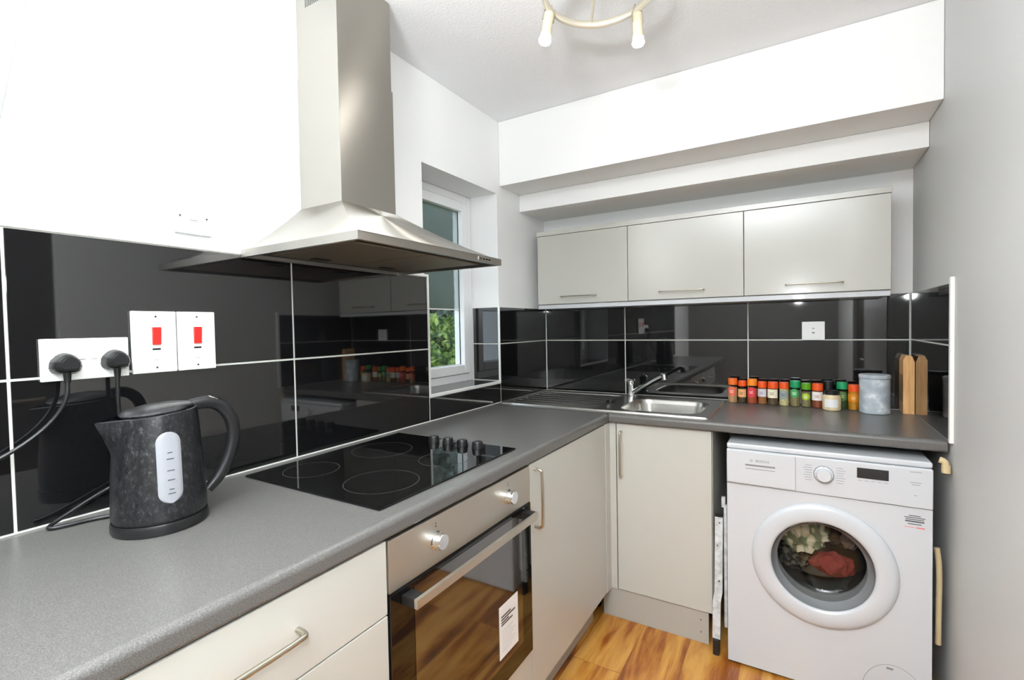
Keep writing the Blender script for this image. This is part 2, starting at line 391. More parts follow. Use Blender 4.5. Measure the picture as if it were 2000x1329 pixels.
f = MB(); f.box(-0.202, -0.190, gy0, gy1, 1.386, 1.392); mk('glazing_bar', f, 'trim', win)
f = MB(); frame4(f, -0.192, -0.1865, gy0-0.002, gy1+0.002, gz0-0.002, gz1+0.002, 0.006, 0.001); mk('gasket', f, 'dark', win)
sl = MB()
sl.box(-0.168, -0.0005, WY0+0.004, WY1-0.0065, WZ0-TT+0.0003, WZ0, 0.001)
mk('window_sill', sl, 'tile', win, label='glossy dark tiled window sill')

# ------------------------------------------------------------------ outdoors, seen through the window
gr = MB(); gr.box(-9, -0.3, -7, 7, -0.1, -0.02); struct('ground', gr, 'ground', 'grass outside the window', 'ground')
def foliage(rng, cx, cy, cz, rx, ry, rz, n, s):
    mb = MB()
    for _ in range(n):
        u = Vector((rng.gauss(0, 1), rng.gauss(0, 1), rng.gauss(0, 1))).normalized() * rng.uniform(0.55, 1.0)
        p = Vector((cx+u.x*rx, cy+u.y*ry, cz+u.z*rz))
        a = Vector((rng.gauss(0, 1), rng.gauss(0, 1), rng.gauss(0, 1))).normalized(); b = a.orthogonal().normalized()
        k = s*rng.uniform(0.6, 1.3)
        mb.add([p-a*k, p+b*k*.45, p+a*k, p-b*k*.45], [(0, 1, 2, 3)])
    return mb
rng = random.Random(5)
t = thing('garden_bush', 'leafy green bush seen through the lower window glass', 'bush', (-1.9, 1.3, -0.02))
mk('foliage', foliage(rng, -1.95, 1.35, 0.72, 0.6, 1.1, 0.72, 6500, 0.05), 'leaf', t, smooth=False)
s_ = MB(); s_.tube([(-1.9, 1.3, -0.02), (-1.88, 1.32, 0.3), (-1.9, 1.35, 0.7)], 0.03, 8); mk('stem', s_, 'bark', t)
t = thing('garden_tree', 'grey green tree beyond the upper window glass', 'tree', (-4.6, 4.9, -0.02))
mk('foliage', foliage(rng, -4.6, 4.9, 2.3, 1.3, 2.4, 2.0, 7000, 0.14), 'tree', t, smooth=False)
s_ = MB(); s_.tube([(-4.6, 4.9, -0.02), (-4.6, 4.8, 1.2), (-4.5, 4.9, 2.4)], 0.11, 8); mk('trunk', s_, 'bark', t)

# ------------------------------------------------------------------ worktops
def worktop_profile(mb, ax, c0, c1, front, back, z0, z1, sgn):
    """rounded front edge; ax 'y' = runs along y with front at x=front, ax 'x' = runs along x with front at y=front"""
    r = 0.014; pts = [(back, z0), (back, z1)]
    for k in range(6):
        a = PI/2*k/5; pts.append((front - sgn*r + sgn*r*math.sin(a), z1 - r + r*math.cos(a)))
    r2 = 0.008
    for k in range(5):
        a = PI/2*k/4; pts.append((front - sgn*r2 + sgn*r2*math.cos(a), z0 + r2 - r2*math.sin(a)))
    if ax == 'y': mb.prism(pts, lambda a, b, t: (a, t, b), c0, c1)
    else: mb.prism(pts, lambda a, b, t: (t, a, b), c0, c1)
ZB = H-0.038
hobx0, hobx1, hoby0, hoby1 = 0.050, 0.548, -1.878, -1.308
o = thing('kitchen_worktop', 'long grey speckled worktop along the left wall holding hob and kettle', 'worktop', (0.3, -1.8, ZB))
mb = MB(); worktop_profile(mb, 'y', -3.30, -0.603, 0.600, 0.0006, ZB, H, 1); mk('slab', mb, 'worktop', o)
mb = MB(); mb.box(0.002, 0.6012, -0.6028, -0.6005, ZB-0.0005, H+0.0010); mk('joint_strip', mb, 'worktop_edge_dark', o, label='dark joint strip where the worktops meet')
# return worktop with the sink opening
SBX0, SBX1, SBY0, SBY1 = 0.585, 0.965, -0.505, -0.135
o = thing('kitchen_worktop', 'shorter grey worktop under the sink, spice jars and over the washing machine', 'worktop', (0.9, -0.3, ZB))
mb = MB()
def wt_seg(c0, c1): worktop_profile(mb, 'x', c0, c1, -0.600, -0.0006, ZB, H, -1)
wt_seg(0.0006, SBX0); wt_seg(SBX1, W-0.0006)
mb.box(SBX0-0.0002, SBX1+0.0002, SBY1, -0.0006, ZB, H)
r = 0.014; pts = [(SBY0, ZB), (SBY0, H)]
for k in range(6): a = PI/2*k/5; pts.append((-0.600+r-r*math.sin(a), H-r+r*math.cos(a)))
for k in range(5): a = PI/2*k/4; pts.append((-0.600+0.008-0.008*math.cos(a), ZB+0.008-0.008*math.sin(a)))
mb.prism(pts, lambda a, b, t: (t, a, b), SBX0-0.0002, SBX1+0.0002)
mk('slab', mb, 'worktop', o)

# ------------------------------------------------------------------ sink
snk = thing('kitchen_sink', 'stainless steel inset sink with ribbed drainer on its left', 'sink', (0.5, -0.3, H))
def rrect(x0, x1, y0, y1, r, n=8):
    p = []
    for cx, cy, a0 in ((x1-r, y1-r, 0), (x0+r, y1-r, PI/2), (x0+r, y0+r, PI), (x1-r, y0+r, 1.5*PI)):
        for k in range(n+1): a = a0+PI/2*k/n; p.append((cx+r*math.cos(a), cy+r*math.sin(a)))
    return p
zt = H+0.0055
def sheet_ring(mb, outer, inner, zo, zi):
    n = len(outer); mb.add([(x, y, zo) for x, y in outer]+[(x, y, zi) for x, y in inner], [(i, (i+1) % n, (i+1) % n+n, i+n) for i in range(n)])
mb = MB()
SX0, SX1, SY0, SY1 = 0.012, 1.005, -0.562, -0.048
out0 = rrect(SX0, SX1, SY0, SY1, 0.02)
out1 = rrect(SX0+0.004, SX1-0.004, SY0+0.004, SY1-0.004, 0.018)
out2 = rrect(SX0+0.012, SX1-0.012, SY0+0.012, SY1-0.012, 0.012)
out3 = rrect(SX0+0.017, SX1-0.017, SY0+0.017, SY1-0.017, 0.010)
sheet_ring(mb, out0, out1, H+0.0004, zt+0.002); sheet_ring(mb, out1, out2, zt+0.002, zt+0.002); sheet_ring(mb, out2, out3, zt+0.002, zt-0.001)
# deck: split in boxes of sheet around drainer and bowl, one polygon strip each
DX0, DX1, DY0, DY1 = 0.045, 0.50, -0.53, -0.085
BX0, BX1, BY0, BY1 = 0.598, 0.952, -0.495, -0.148
def quad(x0, x1, y0, y1, z): mb.add([(x0, y0, z), (x1, y0, z), (x1, y1, z), (x0, y1, z)], [(0, 1, 2, 3)])
ix0, ix1, iy0, iy1 = SX0+0.017, SX1-0.017, SY0+0.017, SY1-0.017
zd = zt-0.001
quad(ix0, DX0, iy0, iy1, zd); quad(DX0, DX1, iy0, DY0, zd); quad(DX0, DX1, DY1, iy1, zd); quad(DX1, BX0-0.02, iy0, iy1, zd)
quad(BX1+0.02, ix1, iy0, iy1, zd); quad(BX0-0.02, BX1+0.02, iy0, BY0-0.02, zd); quad(BX0-0.02, BX1+0.02, BY1+0.02, iy1, zd)
nb_ = 44
def ringpts(x0, x1, y0, y1, r): return rrect(x0, x1, y0, y1, r, 10)
sq = ringpts(BX0-0.02, BX1+0.02, BY0-0.02, BY1+0.02, 0.0001)
b0 = ringpts(BX0, BX1, BY0, BY1, 0.075)
sheet_ring(mb, sq, b0, zd, zd)
mk('drainer_deck', mb, 'sink', snk)
mb = MB()
# ribbed drainer: corrugated sheet, ribs run along x
nr = 90; vs = []; fs = []
for i in range(nr+1):
    y = DY0+(DY1-DY0)*i/nr; u = (y-DY0)/(DY1-DY0)
    rib = 0.5-0.5*math.cos(2*PI*u*7)
    for x in (DX0, DX0+0.02, DX1-0.03, DX1):
        edge = 0.0 if x in (DX0, DX1) or i in (0, nr) else 1.0
        vs.append((x, y, zd-0.0082*edge + 0.0078*edge*rib**1.5))
for i in range(nr):
    for j in range(3): fs.append((i*4+j, i*4+j+1, (i+1)*4+j+1, (i+1)*4+j))
mb.add(vs, fs); mk('ribbed_drainer', mb, 'sink', snk)
mb = MB(); prev = b0; pz = zd
for dz, ins, rr in ((0.004, 0.003, 0.073), (0.02, 0.006, 0.072), (0.12, 0.018, 0.07), (0.142, 0.030, 0.06), (0.150, 0.055, 0.045)):
    nx = ringpts(BX0+ins, BX1-ins, BY0+ins, BY1-ins, rr); sheet_ring(mb, prev, nx, pz, zd-dz); prev = nx; pz = zd-dz
mb.add([(x, y, pz) for x, y in prev], [tuple(range(len(prev)))])
mk('bowl', mb, 'sink', snk)
mb = MB(); mb.lathe((0.775, -0.32, pz+0.0006), (0, 0, 1), [(0, 0), (0.040, 0), (0.038, 0.003), (0.026, 0.001), (0, 0.001)], 28); mk('waste', mb, 'chrome', snk)

tap = thing('mixer_tap', 'chrome mixer tap with long raised spout at the back of the sink', 'tap', (0.553, -0.115, zd))
mb = MB(); mb.lathe((0.553, -0.115, zd+0.0003), (0, 0, 1), [(0, 0), (0.026, 0), (0.026, 0.004), (0.0215, 0.008), (0.0195, 0.04), (0.0195, 0.066), (0.0, 0.066)], 28); mk('tap_body', mb, 'chrome', tap)
mb = MB(); mb.lathe((0.553, -0.115, zd+0.067), (0, 0, 1), [(0, 0), (0.0205, 0.0), (0.024, 0.010), (0.024, 0.020), (0.017, 0.028), (0, 0.030)], 28)
mb.tube([(0.553, -0.115, zd+0.085), (0.545, -0.150, zd+0.093), (0.541, -0.168, zd+0.095)], [0.009, 0.007, 0.006], 10, smooth=1); mk('lever', mb, 'chrome', tap)
mb = MB(); mb.tube([(0.568, -0.122, zd+0.030), (0.60, -0.140, zd+0.050), (0.68, -0.182, zd+0.101), (0.725, -0.205, zd+0.127), (0.740, -0.213, zd+0.133), (0.747, -0.217, zd+0.128)], [0.011, 0.0105, 0.010, 0.010, 0.0105, 0.011], 14, smooth=2)
mb.cyl((0.746, -0.216, zd+0.136), (0.750, -0.219, zd+0.108), 0.0135, seg=20, bev=0.002); mk('spout', mb, 'chrome', tap)

pl = thing('sink_plug', 'small dark sink plug with ring lying on the drainer edge', 'plug', (0.49, -0.40, zd+0.001))
mb = MB(); mb.lathe((0.515, -0.33, zd+0.0005), (0, 0, 1), [(0, 0), (0.020, 0), (0.023, 0.007), (0.018, 0.009), (0, 0.009)], 24); mk('stopper', mb, 'dark', pl)
mb = MB(); mb.tube([(0.515, -0.33, zd+0.011), (0.52, -0.36, zd+0.0045), (0.54, -0.40, zd+0.0035), (0.535, -0.45, zd+0.0035), (0.55, -0.47, zd+0.0035)], 0.0022, 8, smooth=2); mk('chain', mb, 'chrome', pl)

# ------------------------------------------------------------------ hob
hob = thing('ceramic_hob', 'black glass hob with four cooking rings set in the worktop', 'hob', (0.3, -1.59, H))
mb = MB(); mb.box(hobx0, hobx1, hoby0, hoby1, H+0.0006, H+0.0056, 0.0015); mk('glass_top', mb, 'black_gloss', hob)
def ringm(mb, x, y, r, z, w=0.0016, seg=64):
    mb.add([(x+(r+s)*math.cos(2*PI*k/seg), y+(r+s)*math.sin(2*PI*k/seg), z) for s in (-w/2, w/2) for k in range(seg)],
           [(k, (k+1) % seg, (k+1) % seg+seg, k+seg) for k in range(seg)])
for x, y, r in ((0.165, -1.760, 0.072), (0.414, -1.742, 0.092), (0.180, -1.515, 0.092), (0.425, -1.512, 0.072)):
    mb = MB(); ringm(mb, x, y, r, H+0.0059); mk('cooking_ring', mb, 'ring', hob)
for x in (0.262, 0.322, 0.380, 0.440):
    mb = MB(); mb.lathe((x, -1.362, H+0.0058), (0, 0, 1), [(0, 0), (0.019, 0), (0.0185, 0.004), (0.0165, 0.018), (0.0145, 0.021), (0, 0.021)], 28)
    mb.box(x-0.0012, x+0.0012, -1.374, -1.350, H+0.026, H+0.0275, 0.0005); mk('control_knob', mb, 'dark', hob)

# ------------------------------------------------------------------ extractor hood
hd = thing('extractor_hood', 'brushed steel chimney extractor hood above the hob', 'hood', (0.23, -1.54, 1.50))
hy0, hy1, hx, hz = -1.842, -1.238, 0.464, 1.500
cy0, cy1, cx, cz = -1.650, -1.434, 0.185, 1.668
mb = MB()
rim = 0.020
secs = [(0.0, 0.0)]
lv = []
for k in range(9):
    t_ = k/8
    q = t_; zz = hz+rim+(cz-hz-rim)*(t_**1.22)
    lv.append((hy0+(cy0-hy0)*q, hy1+(cy1-hy1)*q, hx+(cx-hx)*q, zz))
allr = [(hy0, hy1, hx, hz)]+lv
vs = []; fs = []
for a, b, x, z in allr: vs += [(0.0012, a, z), (x, a, z), (x, b, z), (0.0012, b, z)]
for i in range(len(allr)-1):
    for j in range(3): fs.append((i*4+j, i*4+j+1, (i+1)*4+j+1, (i+1)*4+j))
    fs.append((i*4+3, i*4, (i+1)*4, (i+1)*4+3))
fs.append(tuple((len(allr)-1)*4+j for j in range(4)))
# underside rim lip
iu = 0.012
vs2 = [(0.0012+iu, hy0+iu, hz), (hx-iu, hy0+iu, hz), (hx-iu, hy1-iu, hz), (0.0012+iu, hy1-iu, hz)]
o_ = len(vs); vs += vs2
for j in range(4): fs.append((j, (j+1) % 4, o_+(j+1) % 4, o_+j))
o2 = len(vs); vs += [(x, y, hz+0.012) for x, y, z in vs2]
for j in range(4): fs.append((o_+j, o_+(j+1) % 4, o2+(j+1) % 4, o2+j))
mb.add(vs, fs); mk('canopy', mb, 'hood', hd, ang=12)
mb = MB(); mb.box(0.014, hx-0.0125, hy0+0.0125, hy1-0.0125, hz+0.010, hz+0.0125); mk('underside_panel', mb, 'dark', hd)
for k in range(2):
    a = hy0+0.045+k*0.262
    mb = MB(); mb.box(0.075, 0.405, a, a+0.255, hz+0.004, hz+0.0098, 0.0015); f_ = mk('grease_filter', mb, 'filter', hd)
    mb = MB(); mb.box(0.10, 0.125, a+0.10, a+0.155, hz+0.0018, hz+0.0038, 0.0008); mk('filter_catch', mb, 'dark', f_)
mb = MB(); mb.box(0.0012, cx, cy0, cy1, cz-0.001, 2.062, 0.0012); mk('chimney_cover', mb, 'hood', hd)
mb = MB(); mb.box(0.0012, cx-0.003, cy0+0.003, cy1-0.003, 2.0625, C-0.001, 0.001); up = mk('chimney_cover', mb, 'hood', hd)
for side in (cy0+0.0026, cy1-0.0034):
    mb = MB()
    for k in range(13):
        x = 0.045+k*0.0078; mb.box(x, x+0.0036, side, side+0.0008, 2.262, 2.262+0.052, 0)
    mk('vent_slots', mb, 'grill', up)
mb = MB(); mb.box(hx-0.0004, hx+0.0016, -1.372, -1.300, hz+0.0045, hz+0.0155, 0.0006); cp = mk('control_panel', mb, 'oven_steel', hd)
for k in range(4):
    mb = MB(); mb.box(hx+0.0017, hx+0.0035, -1.366+k*0.016, -1.355+k*0.016, hz+0.007, hz+0.013, 0.0005); mk('push_button', mb, 'dark', cp)
mb = MB(); mb.box(hx-0.0002, hx+0.001, hy0+0.002, hy1-0.002, hz+rim-0.001, hz+rim+0.0004); mk('edge_fold', mb, 'hood', hd)

# ------------------------------------------------------------------ base units
def bar_handle(parent, p0, p1, out, r=0.0048, name='handle', mat='steel_handle'):
    """bow handle: p0,p1 feet on the door face, out = vector away from the door"""
    p0, p1, out = Vector(p0), Vector(p1), Vector(out); d = (p1-p0).normalized()
    pts = [p0+out*0.02, p0+out*0.75, p0+out+d*out.length*0.28, p1+out-d*out.length*0.28, p1+out*0.75, p1+out*0.02]
    mb = MB(); mb.tube(pts, r, 12, smooth=2, up=(0.3, 0.5, 0.8)); return mk(name, mb, mat, parent)

DF = 0.595   # door face x on the left run
DT = 0.018
def front(parent, y0, y1, z0, z1, name='door'):
    mb = MB(); mb.box(DF-DT, DF, y0+0.0015, y1-0.0015, z0, z1, 0.0015); return mk(name, mb, 'door', parent)
du = thing('drawer_unit', 'pale grey drawer unit left of the oven', 'drawer unit', (0.3, -2.205, 0.15))
mb = MB(); mb.box(0.02, DF-DT-0.001, -2.505, -1.906, 0.131, ZB-0.001); mk('carcass', mb, 'carcass', du)
d1 = front(du, -2.505, -1.9055, 0.718, ZB-0.004, 'drawer'); bar_handle(d1, (DF, -2.300, 0.800), (DF, -2.108, 0.800), (0.030, 0, 0))
d2 = front(du, -2.505, -1.9055, 0.428, 0.715, 'drawer'); bar_handle(d2, (DF, -2.300, 0.610), (DF, -2.108, 0.610), (0.030, 0, 0))
d3 = front(du, -2.505, -1.9055, 0.135, 0.425, 'drawer'); bar_handle(d3, (DF, -2.300, 0.320), (DF, -2.108, 0.320), (0.030, 0, 0))

oh = thing('oven_housing', 'pale grey housing unit holding the oven, filler panel below it', 'oven housing', (0.3, -1.606, 0.13))
mb = MB(); mb.box(0.02, DF-DT-0.004, -1.9048, -1.8892, 0.131, ZB-0.001); mb.box(0.02, DF-DT-0.004, -1.3245, -1.3092, 0.131, ZB-0.001); mb.box(0.02, DF-DT-0.004, -1.889, -1.3247, 0.255, 0.2705); mk('carcass', mb, 'carcass', oh)
mb = MB(); mb.box(DF-DT, DF, -1.9038, -1.3102, 0.135, 0.286, 0.0015); mk('filler_panel', mb, 'door', oh)

ov = thing('built_in_oven', 'built in steel and black glass oven under the hob', 'oven', (0.5, -1.606, 0.29))
oy0, oy1, px_ = -1.9035, -1.3105, 0.598
mb = MB(); mb.box(0.10, DF-DT-0.002, -1.886, -1.328, 0.272, 0.866); mk('oven_body', mb, 'dark', ov)
mb = MB(); mb.box(DF-DT, px_, oy0, oy1, 0.757, ZB-0.005, 0.002); pn = mk('control_panel', mb, 'oven_steel', ov)
for y in (-1.757, -1.440):
    mb = MB(); mb.lathe((px_+0.0004, y, 0.812), (1, 0, 0), [(0, 0), (0.0205, 0), (0.0205, 0.003), (0.0185, 0.004), (0.0185, 0.020), (0.0170, 0.0225), (0, 0.0225)], 36)
    kb = mk('control_knob', mb, 'chrome', pn)
    mb = MB()
    mb.box(px_+0.0002, px_+0.0006, y-0.003, y+0.003, 0.843, 0.845, 0); mb.box(px_+0.0002, px_+0.0006, y-0.001, y+0.001, 0.848, 0.853, 0); mk('symbol', mb, 'dark_print', pn)
mb = MB(); mb.box(DF-DT, DF+0.004, oy0, oy1, 0.290, 0.7535, 0.002); dr = mk('oven_door', mb, 'black_gloss', ov, label='black glass door')
mb = MB(); mb.box(DF+0.0042, DF+0.0048, oy0+0.070, oy1-0.060, 0.350, 0.742, 0); mk('door_window', mb, 'oven_win', dr, label='tinted viewing window')
mb = MB(); mb.box(DF-DT+0.004, DF+0.0015, oy0+0.002, oy1-0.002, 0.7537, 0.7568, 0); mk('vent_gap', mb, 'dark', ov)
mb = MB(); mb.box(0.634, 0.643, -1.872, -1.342, 0.722, 0.742, 0.001)
hn = mk('handle', mb, 'oven_steel', dr)
for y in (-1.872, -1.372):
    mb = MB(); mb.box(DF+0.005, 0.6335, y, y+0.030, 0.722, 0.742, 0.001); mk('handle_bracket', mb, 'dark', hn)
mb = MB(); mb.box(DF+0.0052, DF+0.0058, -1.503, -1.402, 0.372, 0.520); st = mk('sticker', mb, 'card', dr, label='white sticker with small print')
mb = MB()
for yy, z, w in ((-1.493, 0.486, .050), (-1.493, 0.478, .074), (-1.493, 0.470, .040), (-1.493, 0.463, .060)): mb.box(DF+0.0059, DF+0.0061, yy, yy+w, z, z+0.0045)
MT['faint'] = pmat('faint_print', rgb(205, 205, 208), 0.5)
for k in range(8): mb.box(DF+0.0059, DF+0.0061, -1.490, -1.490+0.05+0.02*((k*7) % 3)/2, 0.390+k*0.008, 0.3925+k*0.008, 0, 1)
mb2 = mb; _o = None
if True:
    # sticker print: thing > part > sub-part, so it belongs to the sticker's mesh level
    me_ = st.data; st_mb = MB(); st_mb.box(DF+0.0052, DF+0.0058, -1.503, -1.402, 0.372, 0.520)
    for (i, f_), mi in zip(enumerate(mb2.f), mb2.m): pass
    off_ = len(st_mb.v); st_mb.v += mb2.v; st_mb.f += [tuple(i+off_ for i in f_) for f_ in mb2.f]; st_mb.m += [mi+1 for mi in mb2.m]
    bpy.data.objects.remove(st); mk('sticker', st_mb, ['card', 'dark_print', 'faint'], dr, label='white sticker with small print')

cu = thing('base_cupboard', 'tall doored pale grey base cupboard right of the oven', 'cupboard', (0.3, -0.97, 0.13))
mb = MB(); mb.box(0.02, DF-DT-0.001, -1.3085, -0.640, 0.131, ZB-0.001); mk('carcass', mb, 'carcass', cu)
d = front(cu, -1.309, -0.634, 0.135, ZB-0.004); bar_handle(d, (DF, -1.278, 0.665), (DF, -1.278, 0.848), (0.030, 0, 0))

su = thing('sink_cupboard', 'pale grey cupboard below the sink with one door', 'cupboard', (0.8, -0.3, 0.13))
mb = MB(); mb.box(0.600, 0.616, -0.560, -0.02, 0.131, ZB-0.001); mb.box(1.000, 1.0155, -0.560, -0.02, 0.131, ZB-0.001); mb.box(0.616, 1.0, -0.560, -0.02, 0.131, 0.147); mb.box(0.616, 1.0, -0.036, -0.02, 0.147, 0.70); mb.box(0.616, 1.0, -0.560, -0.545, 0.80, ZB-0.001); mk('carcass', mb, 'carcass', su)
mb = MB(); mb.box(0.628, 1.0135, -0.580, -0.562, 0.135, ZB-0.004, 0.0015); d = mk('door', mb, 'door', su)
bar_handle(d, (0.650, -0.580, 0.640), (0.650, -0.580, 0.835), (0, -0.028, 0))
mb = MB(); mb.box(0.579, 0.6245, -0.580, -0.562, 0.131, ZB-0.002, 0.0012); mb.box(0.579, 0.597, -0.632, -0.5803, 0.131, ZB-0.002, 0.0012); mk('corner_post', mb, 'door', su)

mb = MB(); mb.box(0.518, 0.534, -3.30, -0.645, 0.0006, 0.1295, 0.001); tag(origin_to(mk('plinth', mb, 'plinth'), (0.526, -2, 0)), 'long grey plinth board along the floor under the left units', 'plinth')
mb = MB(); mb.box(0.556, 0.998, -0.572, -0.556, 0.0006, 0.1295, 0.001)
o = tag(origin_to(mk('plinth', mb, 'plinth'), (0.78, -0.56, 0)), 'short grey plinth board under the sink cupboard', 'plinth')
for z in (0.045, 0.095):
    mb = MB(); mb.lathe((0.968, -0.5722, z), (0, -1, 0), [(0, 0), (0.003, 0), (0.003, 0.0008), (0, 0.0008)], 12); mk('screw', mb, 'screw', o)
# adjustable cabinet leg showing in the corner gap
lg = thing('cabinet_leg', 'dark adjustable cabinet leg in the corner gap between the plinths', 'cabinet leg', (0.535, -0.50, 0))
mb = MB(); mb.lathe((0.500, -0.52, 0.0006), (0, 0, 1), [(0, 0), (0.024, 0), (0.024, 0.008), (0.014, 0.014), (0.014, 0.055), (0.018, 0.058), (0.018, 0.115), (0.026, 0.12), (0.026, 0.129), (0, 0.129)], 20); mk('post', mb, 'dark', lg)

# ------------------------------------------------------------------ wall cupboards
UY = -0.183; UZ0, UZ1 = 1.4135, 1.7985
spans = [(0.0450, 0.5620), (0.5635, 1.0970), (1.0985, 1.6260)]
labs = ['pale grey wall cupboard nearest the window, left of the three', 'pale grey wall cupboard in the middle, above the tap', 'pale grey wall cupboard on the right, above the spice jars']
hs = [(0.192, 0.392), (0.722, 0.928), (1.262, 1.468)]
for (a, b), lb, (h0, h1) in zip(spans, labs, hs):
    u = thing('wall_cupboard', lb, 'cupboard', ((a+b)/2, -0.09, UZ0), 'wall cupboards over the sink')
    mb = MB(); mb.box(a, b, UY+0.0185, -0.0012, UZ0, UZ1, 0.001); mk('carcass', mb, 'carcass', u)
    mb = MB(); mb.box(a+0.0008, b-0.0008, UY, UY+0.018, UZ0+0.004, UZ1-0.001, 0.0014); d = mk('door', mb, 'door', u)
    bar_handle(d, (h0, UY, 1.456), (h1, UY, 1.456), (0, -0.026, 0), 0.0030)
mb = MB(); mb.box(0.042, 1.628, UY-0.003, -0.0012, UZ1+0.0006, UZ1+0.0256, 0.002)
tag(origin_to(mk('cupboard_cornice', mb, 'door'), (0.83, -0.09, UZ1)), 'pale grey strip lying along the top of the wall cupboards', 'cornice')
mb = MB(); mb.box(0.046, 1.6245, UY+0.001, -0.0012, UZ0-0.022, UZ0-0.0006, 0.002)
tag(origin_to(mk('cupboard_pelmet', mb, 'wm'), (0.83, -0.09, UZ0-0.02)), 'white pelmet strip along the underside of the wall cupboards', 'pelmet')

# ------------------------------------------------------------------ electrical fittings
def plate_left(t, y0, y1, z0, z1, th=0.009, mat='plastic', x=0.0005):
    mb = MB(); mb.box(x, x+th, y0, y1, z0, z1, 0.0022, seg=3); return mk('face_plate', mb, mat, t)
def screw_at(parent, p, d, r=0.0026):
    mb = MB(); mb.lathe(p, d, [(0, 0), (r, 0), (r*0.8, 0.0008), (0, 0.0008)], 14); return mk('screw', mb, 'screw', parent)
sk = thing('double_socket', 'white double plug socket with two black plugs in it', 'socket', (0, -2.181, 1.246))
fp = plate_left(sk, -2.256, -2.108, 1.202, 1.289)
for y in (-2.1905, -2.1715):
    mb = MB(); mb.box(0.0096, 0.0125, y-0.0055, y+0.0055, 1.245, 1.270, 0.0012); mk('switch', mb, 'old_plastic', sk)
for i, (y0, y1, yr, lb) in enumerate(((-2.101, -2.0095, -2.053, 'white cooker switch with red rocker, left of the pair'), (-2.0065, -1.9195, -1.963, 'white cooker switch with red rocker, right of the pair'))):
    sw = thing('cooker_switch', lb, 'switch', (0, (y0+y1)/2, 1.275), 'cooker switches with red rockers')
    fp = plate_left(sw, y0, y1, 1.2035, 1.3485)
    mb = MB(); pts = [(0.0096, 1.270), (0.0130, 1.270), (0.0165, 1.311), (0.0096, 1.311)]
    mb.prism(pts, lambda a, b, t_: (a, t_, b), yr-0.0085, yr+0.0085); mk('rocker', mb, 'red', sw, label='red rocker')
    mb = MB(); mb.box(0.0096, 0.0104, yr-0.0085, yr+0.0085, 1.2575, 1.2615); mk('marker', mb, 'dark', sw)
    mb = MB(); mb.box(0.0096, 0.0099, yr-0.004, yr+0.004, 1.233, 1.2342); mk('print', mb, 'grey_print', sw)
    for z in (1.336, 1.216): screw_at(sw, (0.0097, yr, z), (1, 0, 0))
sp = thing('fused_spur', 'square white fused outlet plate on the wall above the tiles', 'outlet plate', (0, -1.957, 1.587))
plate_left(sp, -2.001, -1.914, 1.544, 1.629, 0.010, 'wm', WL+0.0005)
mb = MB(); mb.box(0.0030, 0.0042, -1.972, -1.944, 1.576, 1.598, 0.0005); mk('fuse_holder', mb, 'plastic', sp)
mb = MB(); mb.box(0.0043, 0.0046, -1.967, -1.950, 1.5785, 1.5800); mk('slot', mb, 'grill', sp)
for y in (-1.989, -1.927): screw_at(sp, (0.0031, y, 1.587), (1, 0, 0))
bs = thing('fused_switch', 'small white switch plate on the black tiles above the spice jars', 'switch', (1.367, 0, 1.245))
mb = MB(); mb.box(1.323, 1.412, -0.0095, -0.0005, 1.209, 1.294, 0.0022, seg=3); mk('face_plate', mb, 'plastic', bs)
mb = MB(); mb.box(1.362, 1.373, -0.0125, -0.0096, 1.240, 1.268, 0.001); mk('switch', mb, 'plastic', bs)
mb = MB(); mb.box(1.362, 1.373, -0.0131, -0.0126, 1.2415, 1.2455); mb.box(1.3625, 1.3725, -0.0131, -0.0126, 1.262, 1.2645); mk('marker', mb, 'dark', bs)

def plug(t, y, z):
    mb = MB()
    poly = [(-0.026, -0.012), (-0.024, 0.006), (-0.012, 0.019), (0.0, 0.023), (0.012, 0.019), (0.024, 0.006), (0.026, -0.012), (0.018, -0.021), (-0.018, -0.021)]
    bm = bmesh.new()
    A = [bm.verts.new((0.0128, y+a, z+b)) for a, b in poly]; B = [bm.verts.new((0.036, y+a*0.86, z+b*0.86)) for a, b in poly]
    Cc = [bm.verts.new((0.046, y+a*0.60, z+b*0.62)) for a, b in poly]
    for P, Q in ((A, B), (B, Cc)):
        for i in range(9): bm.faces.new((P[i], P[(i+1) % 9], Q[(i+1) % 9], Q[i]))
    bm.faces.new(A[::-1]); bm.faces.new(Cc)
    bmesh.ops.recalc_face_normals(bm, faces=bm.faces[:])
    bmesh.ops.bevel(bm, geom=bm.edges[:], offset=0.0022, segments=2, affect='EDGES')
    mb.frombm(bm)
    mb.cyl((0.026, y, z-0.018), (0.026, y, z-0.040), 0.0075, 0.0052, 14)
    return mk('plug_body', mb, 'dark', t)
t = thing('power_plug', 'black plug on the left socket with a cable curving down left', 'plug', (0.01, -2.218, 1.236), 'black plugs in the double socket')
plug(t, -2.2205, 1.238)
mb = MB(); mb.tube([(0.026, -2.2205, 1.203), (0.028, -2.222, 1.17), (0.022, -2.236, 1.135), (0.018, -2.262, 1.104), (0.016, -2.30, 1.075), (0.016, -2.36, 1.045), (0.02, -2.48, 0.99), (0.05, -2.56, 0.93), (0.09, -2.66, 0.9145), (0.12, -2.80, 0.9145)], 0.0040, 10, smooth=2); mk('cable', mb, 'dark', t)
t = thing('power_plug', 'black plug on the right socket with its cable dropping behind the kettle', 'plug', (0.01, -2.138, 1.236), 'black plugs in the double socket')
plug(t, -2.1365, 1.241)
